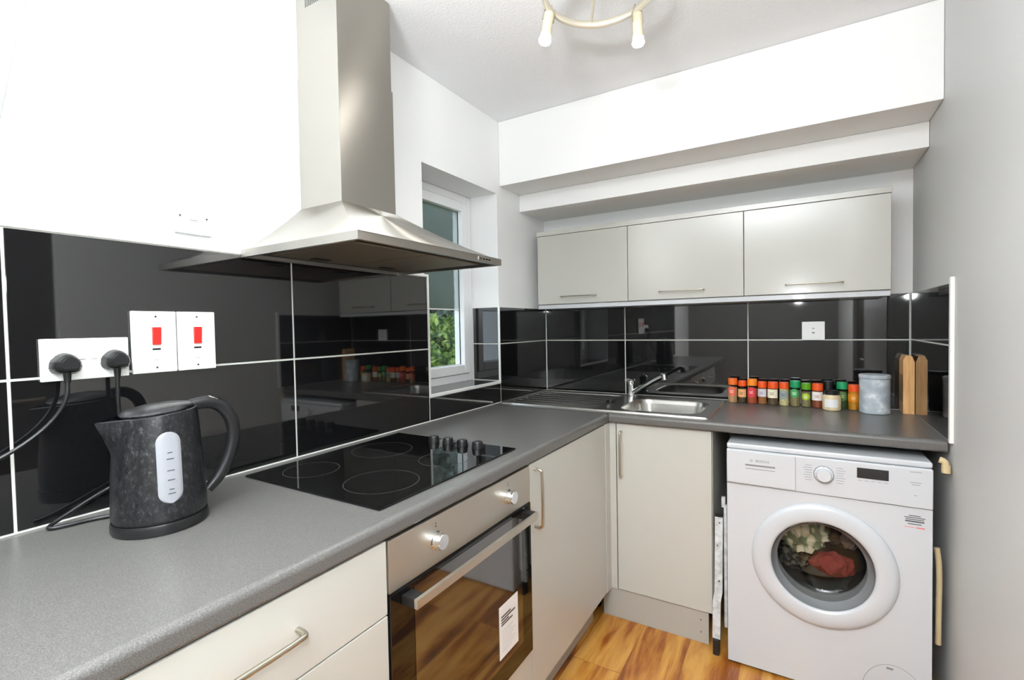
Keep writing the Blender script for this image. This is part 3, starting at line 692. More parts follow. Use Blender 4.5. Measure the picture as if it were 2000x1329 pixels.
mb = MB(); mb.tube([(0.026, -2.1365, 1.203), (0.024, -2.137, 1.14), (0.020, -2.128, 1.06), (0.018, -2.115, 0.99), (0.014, -2.135, 0.968), (0.014, -2.185, 0.948), (0.020, -2.235, 0.925), (0.030, -2.262, 0.9155), (0.044, -2.262, 0.9148), (0.050, -2.235, 0.9148), (0.058, -2.19, 0.9148), (0.082, -2.155, 0.9150), (0.11, -2.145, 0.9150)], 0.0040, 10, smooth=2); mk('cable', mb, 'dark', t)

# ------------------------------------------------------------------ kettle
KC = (0.197, -2.134, H)
kt = thing('electric_kettle', 'black plastic jug kettle with a frosted water gauge, on its base', 'kettle', KC)
kt.rotation_euler = (0, 0, R(80))
mb = MB(); mb.lathe((0, 0, 0.0006), (0, 0, 1), [(0, 0), (0.079, 0), (0.0815, 0.005), (0.0815, 0.016), (0.0795, 0.021), (0, 0.021)], 56); mk('power_base', mb, 'dark', kt, local=True)
prof = [(0.0, 0.0225), (0.0775, 0.0225), (0.0800, 0.028), (0.0798, 0.05), (0.0780, 0.10), (0.0748, 0.15), (0.0712, 0.19), (0.0685, 0.218), (0.0675, 0.226), (0.064, 0.2275)]
def kdef(x, y, z):
    r_ = math.hypot(x, y)
    if r_ > 1e-6 and z > 0.150:
        a = math.atan2(y, -x); s = max(0.0, 1-abs(a)/0.50)**1.3
        k = ((z-0.150)/0.076)**1.25; rr = r_ + s*k*0.031*(r_/0.07)
        x, y = x*rr/r_, y*rr/r_
    if z > 0.16: z += (x+0.02)*0.09*min(1, (z-0.16)/0.06)
    return (x, y, z)
def refine(prof, n):
    o_ = []
    for (r0, z0), (r1, z1) in zip(prof, prof[1:]):
        for k in range(n): o_.append((r0+(r1-r0)*k/n, z0+(z1-z0)*k/n))
    return o_+[prof[-1]]
mb = MB(); mb.lathe((0, 0, 0), (0, 0, 1), refine(prof[1:], 4), 72); mb.v = [kdef(*v) for v in mb.v]; mb.lathe((0, 0, 0.0225), (0, 0, 1), [(0, 0), (0.0775, 0)], 40)
body = mk('jug', mb, 'kettle', kt, local=True)
mb = MB(); mb.lathe((0, 0, 0.2280), (0, 0, 1), [(0.0, 0.0), (0.061, 0.0), (0.0615, 0.003), (0.057, 0.008), (0.040, 0.012), (0.0, 0.013)], 56)
mb.v = [(x, y, z+(x+0.02)*0.09) for x, y, z in mb.v]; mk('lid', mb, 'kettle', kt, local=True)
mb = MB(); hp = [(0.050, 0, 0.231), (0.072, 0, 0.236), (0.100, 0, 0.236), (0.127, 0, 0.216), (0.140, 0, 0.180), (0.138, 0, 0.140), (0.124, 0, 0.098), (0.104, 0, 0.066), (0.084, 0, 0.048)]
mb.tube(hp, [0.012, 0.013, 0.014, 0.0145, 0.014, 0.0135, 0.013, 0.0125, 0.011], 14, smooth=2, ry=0.011, up=(0, 1, 0)); hdl = mk('handle', mb, 'dark', kt, local=True)
mb = MB()
bm = bmesh.new(); bmesh.ops.create_uvsphere(bm, u_segments=20, v_segments=10, radius=1)
mb.frombm(bm, 0, Matrix.Translation((0.103, 0, 0.2435)) @ Matrix.Rotation(R(25), 4, 'Y') @ Matrix.Diagonal((0.013, 0.008, 0.003, 1))); mk('switch', mb, 'chrome', hdl, local=True, label='shiny switch button')
def krad(z):
    for (r0, z0), (r1, z1) in zip(prof, prof[1:]):
        if z0 <= z <= z1 and z1 > z0: return r0+(r1-r0)*(z-z0)/(z1-z0)
    return 0.067
mb = MB(); gz0_, gz1_, gw = 0.060, 0.196, 0.0205
ns, nt = 28, 10; vs = []; fs = []
for i in range(ns+1):
    z = gz0_+(gz1_-gz0_)*(0.5-0.5*math.cos(PI*i/ns))
    dd = min(z-gz0_, gz1_-z); hw = gw if dd >= gw else math.sqrt(max(0, gw*gw-(gw-dd)**2))
    hw = max(hw, 0.0004)
    for j in range(nt+1):
        s = -1+2*j/nt; r_ = krad(z)+0.0022*(1-abs(s)**6); ang = -PI/2+s*hw/krad(z)
        vs.append((r_*math.cos(ang), r_*math.sin(ang), z))
for i in range(ns):
    for j in range(nt): fs.append((i*(nt+1)+j, i*(nt+1)+j+1, (i+1)*(nt+1)+j+1, (i+1)*(nt+1)+j))
mb.add(vs, fs)
for z, w in ((0.078, .006), (0.086, .004), (0.104, .006), (0.122, .006), (0.144, .006), (0.156, .004)):
    r_ = krad(z)+0.0030; a0 = -PI/2+0.01; da = w/r_
    mb.add([(r_*math.cos(a0-da), r_*math.sin(a0-da), z), (r_*math.cos(a0+da), r_*math.sin(a0+da), z), (r_*math.cos(a0+da), r_*math.sin(a0+da), z+.0018), (r_*math.cos(a0-da), r_*math.sin(a0-da), z+.0018)], [(0, 1, 2, 3)], 1)
mk('water_gauge', mb, ['gauge', 'gauge_print'], kt, local=True, label='frosted white water gauge')

# ------------------------------------------------------------------ spice jars
def capmat(n, c): return pmat(n, c, 0.35)
ORANGE = capmat('orange_cap_plastic', rgb(240, 112, 34)); REDOR = capmat('red_orange_cap_plastic', rgb(240, 88, 28)); AMBER = capmat('amber_cap_plastic', rgb(246, 140, 30))
GREEN = capmat('green_cap_plastic', rgb(20, 150, 92)); LIME = capmat('lime_cap_plastic', rgb(92, 160, 22)); BLACKC = capmat('black_cap_plastic', rgb(24, 26, 26))
def jar(x, y, r, h, caph, cap, content, lab, lz0, lz1, label, fill=0.85, group='spice jars in a row on the worktop', lshape='band'):
    t = thing('spice_jar', label, 'jar', (x, y, H), group)
    z0 = H+0.0006; hb = h-caph
    mb = MB(); mb.lathe((x, y, z0), (0, 0, 1), [(0, 0), (r*0.92, 0), (r, 0.003), (r, hb-0.009), (r*0.84, hb-0.002), (r*0.82, hb)], 28); g = mk('glass', mb, 'jar_glass', t)
    mb = MB(); ft = hb*max(fill, 0.78)
    mb.lathe((x, y, z0+0.0015), (0, 0, 1), [(0, 0), (r*0.88, 0), (r*0.93, 0.003), (r*0.93, min(ft, hb-0.011)), (r*0.78, ft), (0, ft)], 24); 
    mc = pmat('spice_'+label.split()[0], content, 0.8); ramp(mc, noise(mc, 160, 3), [(0.3, tuple(c*0.55 for c in content[:3])+(1,)), (0.7, content)])
    mk('contents', mb, mc, t)
    mb = MB(); mb.lathe((x, y, z0+hb-0.006), (0, 0, 1), [(0.8*r, 0), (r*0.97, 0), (r*0.97, caph), (r*0.9, caph+0.004), (0, caph+0.004)], 28); mk('cap', mb, cap, t)
    mb = MB(); seg = 16; rr = r+0.0005; a0 = -PI/2-0.15
    vs, fs = [], []
    half = 1.15 if lshape == 'band' else 0.95
    for j in range(seg+1):
        s = -1+2*j/seg; a = a0+s*half
        if lshape == 'round': q = math.sqrt(max(0.0, 1-s*s)); zc = (lz0+lz1)/2; za, zb = zc-(zc-lz0)*q, zc+(lz1-zc)*q
        else: za, zb = lz0, lz1
        vs += [(x+rr*math.cos(a), y+rr*math.sin(a), z0+za), (x+rr*math.cos(a), y+rr*math.sin(a), z0+zb)]
    for j in range(seg): fs.append((2*j, 2*j+2, 2*j+3, 2*j+1))
    mb.add(vs, fs)
    zc = (lz0+lz1)/2; r3 = rr+0.0004
    for dz, w in ((0.003, 0.42), (-0.002, 0.30), (-0.006, 0.36)):
        vs = [(x+r3*math.cos(a0+s*w), y+r3*math.sin(a0+s*w), z0+zc+dz+q) for s in (-1, -.5, 0, .5, 1) for q in (0, 0.002)]
        mb.add(vs, [(2*j, 2*j+2, 2*j+3, 2*j+1) for j in range(4)], 1)
    lm, pm = lab
    mk('paper_label', mb, [lm, pm], t)
    return t
def LM(n, c, c2): return (pmat(n+'_label_paper', c, 0.5), pmat(n+'_label_print', c2, 0.5))
J = [
 (1.035, -0.055, 0.0215, 0.118, 0.026, ORANGE, rgb(222, 170, 120), LM('salmon', rgb(232, 110, 84), rgb(250, 225, 205)), 0.030, 0.078, 'leftmost spice jar, tall with orange cap and salmon label', .5, 'round'),
 (1.077, -0.050, 0.0195, 0.108, 0.022, REDOR, rgb(88, 66, 36), LM('peach', rgb(240, 178, 122), rgb(120, 60, 30)), 0.028, 0.066, 'small spice jar with red orange cap, peach label, second from left', .3, 'band'),
 (1.120, -0.060, 0.0220, 0.119, 0.027, AMBER, rgb(206, 92, 50), LM('crimson', rgb(224, 62, 70), rgb(250, 200, 190)), 0.030, 0.080, 'spice jar with amber cap and round crimson label', .5, 'round'),
 (1.163, -0.058, 0.0200, 0.108, 0.024, REDOR, rgb(190, 118, 62), LM('lilac', rgb(216, 208, 212), rgb(120, 110, 140)), 0.036, 0.072, 'spice jar of tan powder with lilac white label', .9, 'band'),
 (1.207, -0.066, 0.0225, 0.109, 0.026, REDOR, rgb(110, 84, 56), LM('cream', rgb(246, 234, 206), rgb(120, 110, 70)), 0.034, 0.074, 'wide spice jar with red orange cap, cream label over dark seeds', .35, 'band'),
 (1.252, -0.066, 0.0205, 0.109, 0.025, REDOR, rgb(238, 218, 158), LM('slate', rgb(150, 160, 160), rgb(80, 90, 100)), 0.030, 0.072, 'spice jar full of pale yellow powder with round grey label', .95, 'round'),
 (1.296, -0.064, 0.0215, 0.118, 0.027, GREEN, rgb(160, 140, 92), LM('emerald', rgb(70, 160, 92), rgb(220, 240, 210)), 0.040, 0.080, 'spice jar with dark green cap and round green label', .4, 'round'),
 (1.339, -0.064, 0.0200, 0.109, 0.024, LIME, rgb(150, 136, 92), LM('lime', rgb(166, 196, 40), rgb(240, 240, 210)), 0.032, 0.062, 'spice jar with lime green cap and round lime label', .5, 'round'),
 (1.382, -0.072, 0.0220, 0.110, 0.026, REDOR, rgb(168, 78, 36), LM('white', rgb(240, 232, 228), rgb(190, 120, 90)), 0.034, 0.072, 'spice jar of red brown powder with white band label', .9, 'band'),
 (1.474, -0.050, 0.0225, 0.118, 0.026, GREEN, rgb(76, 104, 52), LM('herb', rgb(96, 130, 70), rgb(190, 210, 160)), 0.034, 0.076, 'green capped herb jar behind the cream squat jar', .8, 'round'),
 (1.514, -0.070, 0.0215, 0.111, 0.026, REDOR, rgb(228, 150, 20), LM('ochre', rgb(222, 138, 24), rgb(250, 220, 150)), 0.036, 0.070, 'spice jar of yellow turmeric powder next to the grey canister', .95, 'band'),
]
for x, y, r, h, ch, cap, cont, lab, a, b, lb, fi, sh in J: jar(x, y, r, h, ch, cap, cont, lab, a, b, lb, fi, lshape=sh)
jar(1.423, -0.045, 0.0215, 0.120, 0.034, BLACKC, rgb(60, 62, 58), LM('charcoal', rgb(50, 52, 50), rgb(90, 90, 90)), 0.03, 0.07, 'black capped pepper grinder standing behind the cream squat jar', .9)
t = thing('condiment_jar', 'squat wide jar of cream paste with black lid and white label', 'jar', (1.432, -0.115, H))
x, y = 1.432, -0.115
mb = MB(); mb.lathe((x, y, H+0.0006), (0, 0, 1), [(0, 0), (0.031, 0), (0.0345, 0.004), (0.0345, 0.058), (0.028, 0.068), (0.026, 0.072), (0, 0.072)], 36)
mc = pmat('cream_paste', rgb(226, 206, 164), 0.35, coat=0.5); mk('glass', mb, mc, t)
mb = MB(); mb.lathe((x, y, H+0.0655), (0, 0, 1), [(0.027, 0), (0.0285, 0), (0.0285, 0.018), (0.026, 0.021), (0, 0.021)], 36); mk('lid', mb, BLACKC, t)
mb = MB(); vs = []
for j in range(13):
    a = -PI/2-0.1+(-1+2*j/12)*0.75; vs += [(x+0.0352*math.cos(a), y+0.0352*math.sin(a), H+0.016), (x+0.0352*math.cos(a), y+0.0352*math.sin(a), H+0.050)]
mb.add(vs, [(2*j, 2*j+2, 2*j+3, 2*j+1) for j in range(12)]); mk('paper_label', mb, 'card', t)

# canister
MT['canister'] = m = pmat('grey_floral_tin', rgb(190, 196, 200), 0.4)
ramp(m, noise(m, 26, 4), [(0.40, rgb(172, 182, 190)), (0.56, rgb(190, 197, 201)), (0.66, rgb(226, 228, 230))])
x, y = 1.580, -0.120
t = thing('storage_canister', 'round pale grey floral storage canister beside the spice jars', 'canister', (x, y, H))
mb = MB(); mb.lathe((x, y, H+0.0006), (0, 0, 1), [(0, 0), (0.050, 0), (0.0525, 0.003), (0.0525, 0.143), (0.049, 0.145), (0, 0.145)], 48); mk('body', mb, 'canister', t)
mb = MB(); mb.lathe((x, y, H+0.1458), (0, 0, 1), [(0, 0), (0.0535, 0.0), (0.0545, 0.003), (0.0545, 0.012), (0.051, 0.015), (0, 0.015)], 48); mk('lid', mb, 'canister', t)
# wooden board on edge
MT['beech'] = m = pmat('beech_wood', rgb(214, 156, 92), 0.45)
ramp(m, noise(m, 18, 4, texco(m, (5, 5, 0.5))), [(0.3, rgb(206, 150, 92)), (0.7, rgb(238, 188, 128))])
t = thing('knife_block', 'narrow light wooden block with pointed top at the right wall', 'wooden block', (1.680, -0.11, H))
mb = MB(); zb_ = H+0.0006
poly = [(1.676, zb_), (1.7125, zb_), (1.7125, zb_+0.212), (1.704, zb_+0.236), (1.685, zb_+0.239), (1.676, zb_+0.220)]
mb.prism(poly, lambda a, b, t_: (a, t_, b), -0.100, -0.008); mk('block', mb, 'beech', t, ang=20)
mb = MB()
for k in range(3): mb.box(1.6752, 1.6758, -0.088+k*0.024, -0.082+k*0.024, H+0.05, H+0.16)
mk('slot', mb, 'dark', t)

# ------------------------------------------------------------------ washing machine
MX0, MX1, MY, MH = 1.076, 1.672, -0.640, 0.844
wm = thing('washing_machine', 'white front loading washing machine under the worktop', 'washing machine', ((MX0+MX1)/2, -0.35, 0))
dcx, dcz, hr = 1.375, 0.447, 0.150
mb = MB()
# cabinet shell: sides, back, top, bottom
mb.box(MX0+0.002, MX0+0.02, MY+0.022, -0.075, 0.012, MH-0.012, 0.001); mb.box(MX1-0.02, MX1-0.002, MY+0.022, -0.075, 0.012, MH-0.012, 0.001)
mb.box(MX0+0.02, MX1-0.02, -0.09, -0.075, 0.012, MH-0.012); mb.box(MX0+0.02, MX1-0.02, MY+0.022, -0.09, 0.012, 0.03)
mk('cabinet', mb, 'wm', wm)
mb = MB(); mb.box(MX0, MX1, MY+0.004, -0.070, MH-0.020, MH, 0.006, seg=3); mk('top_panel', mb, 'wm', wm)
# front panel with round opening
def hole_panel(mb, x0, x1, z0, z1, cx, cz, r, y0, y1, n=96):
    inn, out = [], []
    for k in range(n):
        a = 2*PI*k/n; c_, s_ = math.cos(a), math.sin(a); inn.append((cx+r*c_, cz+r*s_))
        ts = []
        if c_ > 1e-9: ts.append((x1-cx)/c_)
        if c_ < -1e-9: ts.append((x0-cx)/c_)
        if s_ > 1e-9: ts.append((z1-cz)/s_)
        if s_ < -1e-9: ts.append((z0-cz)/s_)
        t_ = min(ts); out.append((cx+t_*c_, cz+t_*s_))
    for (X, Z) in ((x0, z0), (x1, z0), (x1, z1), (x0, z1)):
        k = min(range(n), key=lambda i: (out[i][0]-X)**2+(out[i][1]-Z)**2); out[k] = (X, Z)
    vs = [(a, y0, b) for a, b in out]+[(a, y0, b) for a, b in inn]+[(a, y1, b) for a, b in out]+[(a, y1, b) for a, b in inn]
    fs = []
    for i in range(n):
        j = (i+1) % n
        fs += [(i, j, n+j, n+i), (2*n+j, 2*n+i, 3*n+i, 3*n+j), (i, 2*n+i, 2*n+j, j), (n+i, n+j, 3*n+j, 3*n+i)]
    mb.add(vs, fs)
mb = MB(); hole_panel(mb, MX0+0.001, MX1-0.001, 0.012, 0.6935, dcx, dcz, hr+0.004, MY, MY+0.021); mk('front_panel', mb, 'wm', wm, ang=30)
# fascia
mb = MB(); mb.box(MX0+0.0005, MX1-0.0005, MY-0.006, MY+0.021, 0.6955, MH-0.0205, 0.004, seg=3); fa = mk('control_fascia', mb, 'wm', wm)
FY = MY-0.006
mb = MB(); mb.box(MX0+0.002, 1.300, FY-0.004, FY-0.0002, 0.700, 0.822, 0.003, seg=3); dw = mk('detergent_drawer', mb, 'wm', wm)
mb = MB(); mb.box(1.140, 1.237, FY-0.0046, FY-0.0042, 0.769, 0.775); mb.box(1.140, 1.237, FY-0.0046, FY-0.0042, 0.758, 0.760); mk('finger_grip', mb, 'grey_print', dw)
mb = MB(); mb.lathe((1.383, FY-0.0002, 0.768), (0, -1, 0), [(0, 0), (0.0285, 0), (0.0275, 0.004), (0.0235, 0.006), (0.0215, 0.020), (0.0195, 0.022), (0, 0.022)], 40); kb = mk('programme_dial', mb, 'wm', wm)
mb = MB(); mb.lathe((1.383, FY-0.0001, 0.768), (0, -1, 0), [(0.0286, 0), (0.0300, 0), (0.0300, 0.0012), (0.0286, 0.0012)], 40); mb.box(1.3815, 1.3845, FY-0.0051, FY-0.0044, 0.7925, 0.7965); mk('dial_ring', mb, 'grey_print', kb)
mb = MB(); mb.box(1.476, 1.560, FY-0.0018, FY-0.0002, 0.772, 0.806, 0.0006); mk('display', mb, 'display', fa, label='black display window')
def mark(x0, x1, z0, z1): mb = MB(); mb.box(x0, x1, FY-0.0004, FY-0.0002, z0, z1); mk('printed_mark', mb, 'grey_print', fa, smooth=False)
for k in range(7):
    w = 0.020+0.006*((k*5) % 3)/2
    mark(1.349-w, 1.349, 0.795-k*0.0085, 0.7965-k*0.0085); mark(1.419, 1.419+w, 0.795-k*0.0085, 0.7965-k*0.0085)
for k in range(5): mark(1.480+k*0.017, 1.490+k*0.017, 0.763, 0.7645)
for z, w in ((0.810, .030), (0.776, .028), (0.769, .020), (0.735, .008)): mark(1.628-w/2, 1.628+w/2, z, z+0.0018)
def text(s, size, loc, mat, parent, name='lettering'):
    cu_ = bpy.data.curves.new(name, 'FONT'); cu_.body = s; cu_.size = size; cu_.extrude = 0.0001; cu_.align_x = 'CENTER'; cu_.align_y = 'CENTER'; cu_.space_character = 1.1; cu_.offset = 0.0002
    tmp = bpy.data.objects.new('tmp', cu_); me = bpy.data.meshes.new_from_object(tmp); bpy.data.objects.remove(tmp); bpy.data.curves.remove(cu_)
    rot = Matrix.Rotation(PI/2, 4, 'X'); off = Vector(loc)-wloc(parent)
    for v in me.vertices: v.co = rot @ v.co + off
    me.name = name; me.materials.clear(); me.materials.append(MT[mat])
    o = bpy.data.objects.new(name, me); COL.objects.link(o); o.parent = parent; return o
text('BOSCH', 0.0125, (1.196, FY-0.0043, 0.789), 'grey_print', dw)
mb = MB(); mb.v = []; ringm(mb, 0, 0, 0.0050, 0, 0.0010, 24); mb.v = [(1.160+a, FY-0.0044, 0.789+b) for a, b, c_ in mb.v]; mb.box(1.1590, 1.1610, FY-0.0045, FY-0.0043, 0.7862, 0.7918); mk('emblem', mb, 'grey_print', dw)
# energy leaflet print top right of the front
mb = MB()
for k, (w, z) in enumerate(((.030, .667), (.052, .661), (.046, .655), (.048, .648), (.034, .640))):
    mb.box(1.627-w/2, 1.627+w/2, MY-0.0004, MY-0.0002, z, z+(0.0038 if k in (3,) else 0.0024))
mb.box(1.630, 1.652, MY-0.0004, MY-0.0002, 0.629, 0.6325, 0, 1); mb.box(1.600, 1.626, MY-0.0004, MY-0.0002, 0.630, 0.6315, 0, 1)
mk('sticker_print', mb, ['dark_print', 'red_print'], wm)
# door
mb = MB()
oprof = [(hr, 0.010), (hr+0.001, -0.006), (hr+0.004, -0.013), (hr+0.012, -0.0175), (hr+0.030, -0.0190), (hr+0.050, -0.0165), (hr+0.061, -0.0105), (hr+0.0655, -0.004), (hr+0.0655, -0.0004)]
mb.lathe((dcx, MY, dcz), (0, 1, 0), [(r_, z_) for r_, z_ in oprof], 96); dd = mk('door', mb, 'wm', wm, ang=50)
mb = MB(); mb.lathe((dcx, MY, dcz), (0, 1, 0), [(hr-0.0005, -0.010), (hr-0.003, -0.002), (hr-0.009, 0.012), (hr-0.014, 0.020), (hr-0.016, 0.022)], 72); mk('door_bezel', mb, 'rubber', dd, label='grey inner door rim')
mb = MB(); mb.lathe((dcx, MY, dcz), (0, 1, 0), [(hr-0.0165, 0.020), (hr-0.028, 0.040), (hr-0.045, 0.052), (hr-0.080, 0.060), (0.0, 0.064)], 72); mk('door_glass', mb, 'porthole', dd, label='bowl shaped porthole glass')
mb = MB(); mb.lathe((dcx, MY, dcz), (0, 1, 0), [(hr+0.0035, 0.0215), (hr-0.004, 0.03), (hr-0.012, 0.045), (hr-0.004, 0.056), (hr-0.014, 0.075), (hr-0.010, 0.095)], 72); mk('door_seal', mb, 'rubber', wm)
mb = MB(); mb.lathe((dcx, MY, dcz), (0, 1, 0), [(hr-0.0095, 0.096), (0.235, 0.104), (0.240, 0.130), (0.240, 0.400), (0.230, 0.420), (0, 0.425)], 72); mk('drum', mb, 'drum', wm)
# filter flap
mb = MB(); ring = [(1.575+0.085*math.cos(a), 0.058+0.105*math.sin(a)) for a in [PI*k/24 for k in range(25)]]
seg_ = []
vs = []
for a, b in ring: vs += [(a, MY-0.0003, b), (1.575+(a-1.575)*0.982, MY-0.0003, 0.058+(b-0.058)*0.985)]
mb.add(vs, [(2*j, 2*j+2, 2*j+3, 2*j+1) for j in range(24)]); mb.box(1.556, 1.574, MY-0.0008, MY-0.0002, 0.146, 0.152); mk('filter_flap', mb, 'grey_print', wm)
for x, y in ((MX0+0.05, MY+0.07), (MX1-0.05, MY+0.07), (MX0+0.05, -0.13), (MX1-0.05, -0.13)):
    mb = MB(); mb.lathe((x, y, 0.0006), (0, 0, 1), [(0, 0), (0.02, 0), (0.02, 0.008), (0.008, 0.010), (0.008, 0.0118), (0, 0.0118)], 16); mk('foot', mb, 'dark', wm)

# laundry behind the glass
def cloth(name, label, c, rx, ry, rz, seed, mat, fold=0.30):
    rg = random.Random(seed); bm = bmesh.new(); bmesh.ops.create_icosphere(bm, subdivisions=5, radius=1)
    ks = [(Vector((rg.gauss(0, 1), rg.gauss(0, 1), rg.gauss(0, 1))).normalized()*rg.uniform(3, 9), rg.uniform(0, 6)) for _ in range(9)]
    for v in bm.verts:
        p = v.co.copy(); d_ = 0
        for k_, ph in ks: d_ += (1-abs(math.sin(p.dot(k_)+ph)))**2/9
        q = p*(1+fold*(d_*2-0.7)); v.co = Vector((c[0]+q.x*rx, c[1]+q.y*ry, c[2]+q.z*rz))
    mb = MB(); mb.frombm(bm); return tag(origin_to(mk(name, mb, mat), c), label, 'laundry', 'laundry in the washing machine drum')
MT['cloth_green'] = m = pmat('pale_green_patterned_cloth', rgb(180, 184, 150), 0.85)
_v = nodes(m)[0].new('ShaderNodeTexVoronoi'); _v.inputs['Scale'].default_value = 34; nodes(m)[1].new(texco(m, (1, 1, 0.5)), _v.inputs['Vector'])
ramp(m, _v.outputs['Distance'], [(0.10, rgb(240, 236, 214)), (0.40, rgb(222, 218, 188)), (0.55, rgb(120, 132, 104))])
MT['cloth_red'] = pmat('maroon_cloth', rgb(140, 56, 52), 0.9)
MT['cloth_brown'] = m = pmat('olive_brown_cloth', rgb(106, 92, 68), 0.9); ramp(m, noise(m, 30, 3), [(0.35, rgb(58, 50, 36)), (0.65, rgb(126, 112, 84))])
MT['cloth_dark'] = m = pmat('dark_patterned_cloth', rgb(50, 50, 44), 0.9); ramp(m, noise(m, 60, 3), [(0.45, rgb(28, 28, 26)), (0.65, rgb(120, 118, 100))])
MT['cloth_mauve'] = pmat('grey_mauve_cloth', rgb(130, 116, 112), 0.9)
cloth('cloth', 'pale green patterned cloth at the upper left of the drum', (1.322, -0.508, 0.500), 0.088, 0.034, 0.066, 3, 'cloth_green', 0.5)
cloth('cloth', 'maroon cloth low in the middle of the drum', (1.418, -0.500, 0.400), 0.074, 0.036, 0.044, 8, 'cloth_red')
cloth('cloth', 'olive brown cloth filling the top right of the drum', (1.425, -0.375, 0.505), 0.095, 0.045, 0.085, 12, 'cloth_brown')
cloth('cloth', 'dark speckled cloth at the lower left of the drum', (1.290, -0.440, 0.385), 0.070, 0.036, 0.060, 21, 'cloth_dark')
cloth('cloth', 'grey mauve cloth at the right of the drum', (1.470, -0.490, 0.500), 0.030, 0.035, 0.038, 30, 'cloth_mauve')

# pieces beside the machine
t = thing('folding_frame', 'folded white metal frame rail with black foot in the gap left of the washing machine', 'folding frame', (1.04, -0.60, 0))
MT['white_metal'] = m = pmat('scuffed_white_metal', rgb(206, 210, 212), 0.45); ramp(m, noise(m, 40, 3), [(0.35, rgb(176, 178, 176)), (0.6, rgb(212, 215, 216))])
mb = MB()
pts = [(1.0315, -0.612, 0.060), (1.0335, -0.612, 0.21), (1.0390, -0.606, 0.24), (1.0420, -0.602, 0.54)]
for (x0, y0, z0_), (x1, y1, z1_) in zip(pts, pts[1:]):
    hw = 0.0142
    vs = [(x0-hw, y0, z0_), (x0+hw, y0, z0_), (x1+hw, y1, z1_), (x1-hw, y1, z1_), (x0-hw, y0+0.018, z0_), (x0+hw, y0+0.018, z0_), (x1+hw, y1+0.018, z1_), (x1-hw, y1+0.018, z1_)]
    mb.add(vs, [(0, 1, 2, 3), (7, 6, 5, 4), (0, 4, 5, 1), (1, 5, 6, 2), (2, 6, 7, 3), (3, 7, 4, 0)])
rl_ = mk('rail', mb, 'white_metal', t)
mb = MB()
for z, dx in ((0.52, .006), (0.43, -.002), (0.29, .003)): mb.lathe((1.0395+dx, -0.6065+0.0*z, z), (0, -1, 0), [(0, 0), (0.0028, 0), (0.0028, 0.004), (0, 0.004)], 12)
mk('rivet', mb, 'screw', rl_)
mb = MB(); mb.box(1.0580, 1.0690, -0.588, -0.572, 0.10, 0.585, 0.001); mb.box(1.0500, 1.0640, -0.5885, -0.5725, 0.575, 0.615, 0.001); mk('rear_rail', mb, 'white_metal', t)
mb = MB(); mb.box(1.0195, 1.0435, -0.625, -0.590, 0.0006, 0.0595, 0.004); mb.box(1.0180, 1.0198, -0.611, -0.592, 0.06, 0.12); mk('foot', mb, 'dark', t, label='black plastic foot')
mb = MB(); mb.box(1.0280, 1.0560, -0.604, -0.585, 0.5405, 0.5475, 0.001); mk('end_cap', mb, 'dark', t)

mb = MB(); mb.tube([(1.693, -0.60, 0.25), (1.694, -0.60, 0.35), (1.696, -0.598, 0.5), (1.690, -0.592, 0.56)], 0.008, 12, smooth=2)
tag(origin_to(mk('hose', mb, 'beige'), (1.693, -0.60, 0.25)), 'beige hose in the gap between washing machine and right wall', 'hose')
mb = MB(); mb.tube([(1.690, -0.615, 0.852), (1.703, -0.617, 0.848), (1.706, -0.618, 0.835), (1.706, -0.618, 0.820)], 0.010, 12, smooth=1); mb.cyl((1.706, -0.618, 0.836), (1.706, -0.618, 0.812), 0.012, seg=16, bev=0.001)
tag(origin_to(mk('pipe_end', mb, 'beige'), (1.70, -0.617, 0.84)), 'small beige pipe end poking out under the worktop corner', 'pipe')

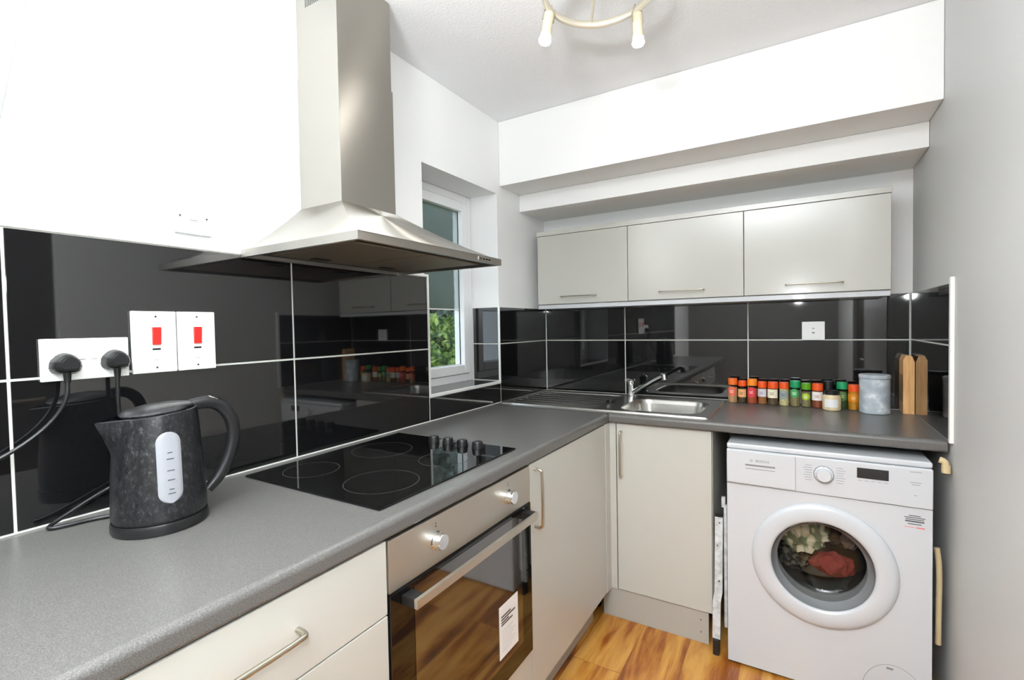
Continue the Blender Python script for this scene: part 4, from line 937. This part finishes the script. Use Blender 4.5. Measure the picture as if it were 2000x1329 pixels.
# ------------------------------------------------------------------ ceiling light
RC = Vector((0.818, -1.245, 2.262)); RR = 0.158
cl = thing('ceiling_spotlight', 'round pearl nickel ceiling light with hanging spot lamps', 'ceiling light', (RC.x, RC.y, C))
mb = MB(); mb.tube([(RC.x+RR*math.cos(2*PI*k/72), RC.y+RR*math.sin(2*PI*k/72), RC.z) for k in range(72)], 0.0085, 12, ry=0.0115, closed=True); mk('ring_bar', mb, 'spot_ring', cl)
mb = MB(); mb.lathe((RC.x, RC.y, C-0.0006), (0, 0, -1), [(0, 0), (0.048, 0), (0.048, 0.012), (0.040, 0.020), (0, 0.022)], 40)
mk('ceiling_mount', mb, 'spot_ring', cl)
mb = MB()
for a in (R(120), R(240), R(0)):
    mb.tube([(RC.x+0.03*math.cos(a), RC.y+0.03*math.sin(a), C-0.018), (RC.x+0.09*math.cos(a), RC.y+0.09*math.sin(a), C-0.045), (RC.x+(RR-0.004)*math.cos(a), RC.y+(RR-0.004)*math.sin(a), RC.z+0.004)], 0.005, 8, smooth=1)
mk('arm', mb, 'spot_ring', cl)
for a, tilt in ((181, (-0.10, -0.18)), (64, (0.02, 0.03)), (-58, (0.1, -0.1))):
    p = RC+Vector((RR*math.cos(R(a)), RR*math.sin(R(a)), 0)); ax = Vector((tilt[0], tilt[1], -1)).normalized()
    mb = MB(); q = p+Vector((0, 0, -0.010))
    mb.lathe(q, ax, [(0, 0), (0.010, 0.0), (0.0155, 0.006), (0.0145, 0.060), (0.0165, 0.072), (0.0165, 0.076), (0.012, 0.076)], 24); b_ = mk('spot_lamp', mb, 'spot_body', cl)
    mb = MB(); mb.lathe(q+ax*0.0765, ax, [(0.0, 0), (0.0115, 0), (0.0175, 0.009), (0.0190, 0.016), (0.0165, 0.021), (0.0, 0.024)], 28); mk('bulb', mb, 'bulb', b_, label='lit round bulb')
    mb = MB()
    sd = ax.orthogonal().normalized()
    d_ = bpy.data.lights.new('spot_beam', 'SPOT'); d_.energy = 1.5; d_.color = (1.0, 0.96, 0.90); d_.spot_size = R(150); d_.spot_blend = 0.6; d_.shadow_soft_size = 0.016
    lo = bpy.data.objects.new('spot_beam', d_); COL.objects.link(lo); lo.location = q+ax*0.112; lo.rotation_euler = Vector((0, 0, -1)).rotation_difference(ax).to_euler()
    for s in (-1, 1): mb.tube([p+Vector((0, 0, 0.014))+sd*s*0.006, p+sd*s*0.0165+Vector((0, 0, -0.012)), q+ax*0.028+sd*s*0.0175], 0.0022, 6)
    mk('bracket', mb, 'steel_handle', b_)
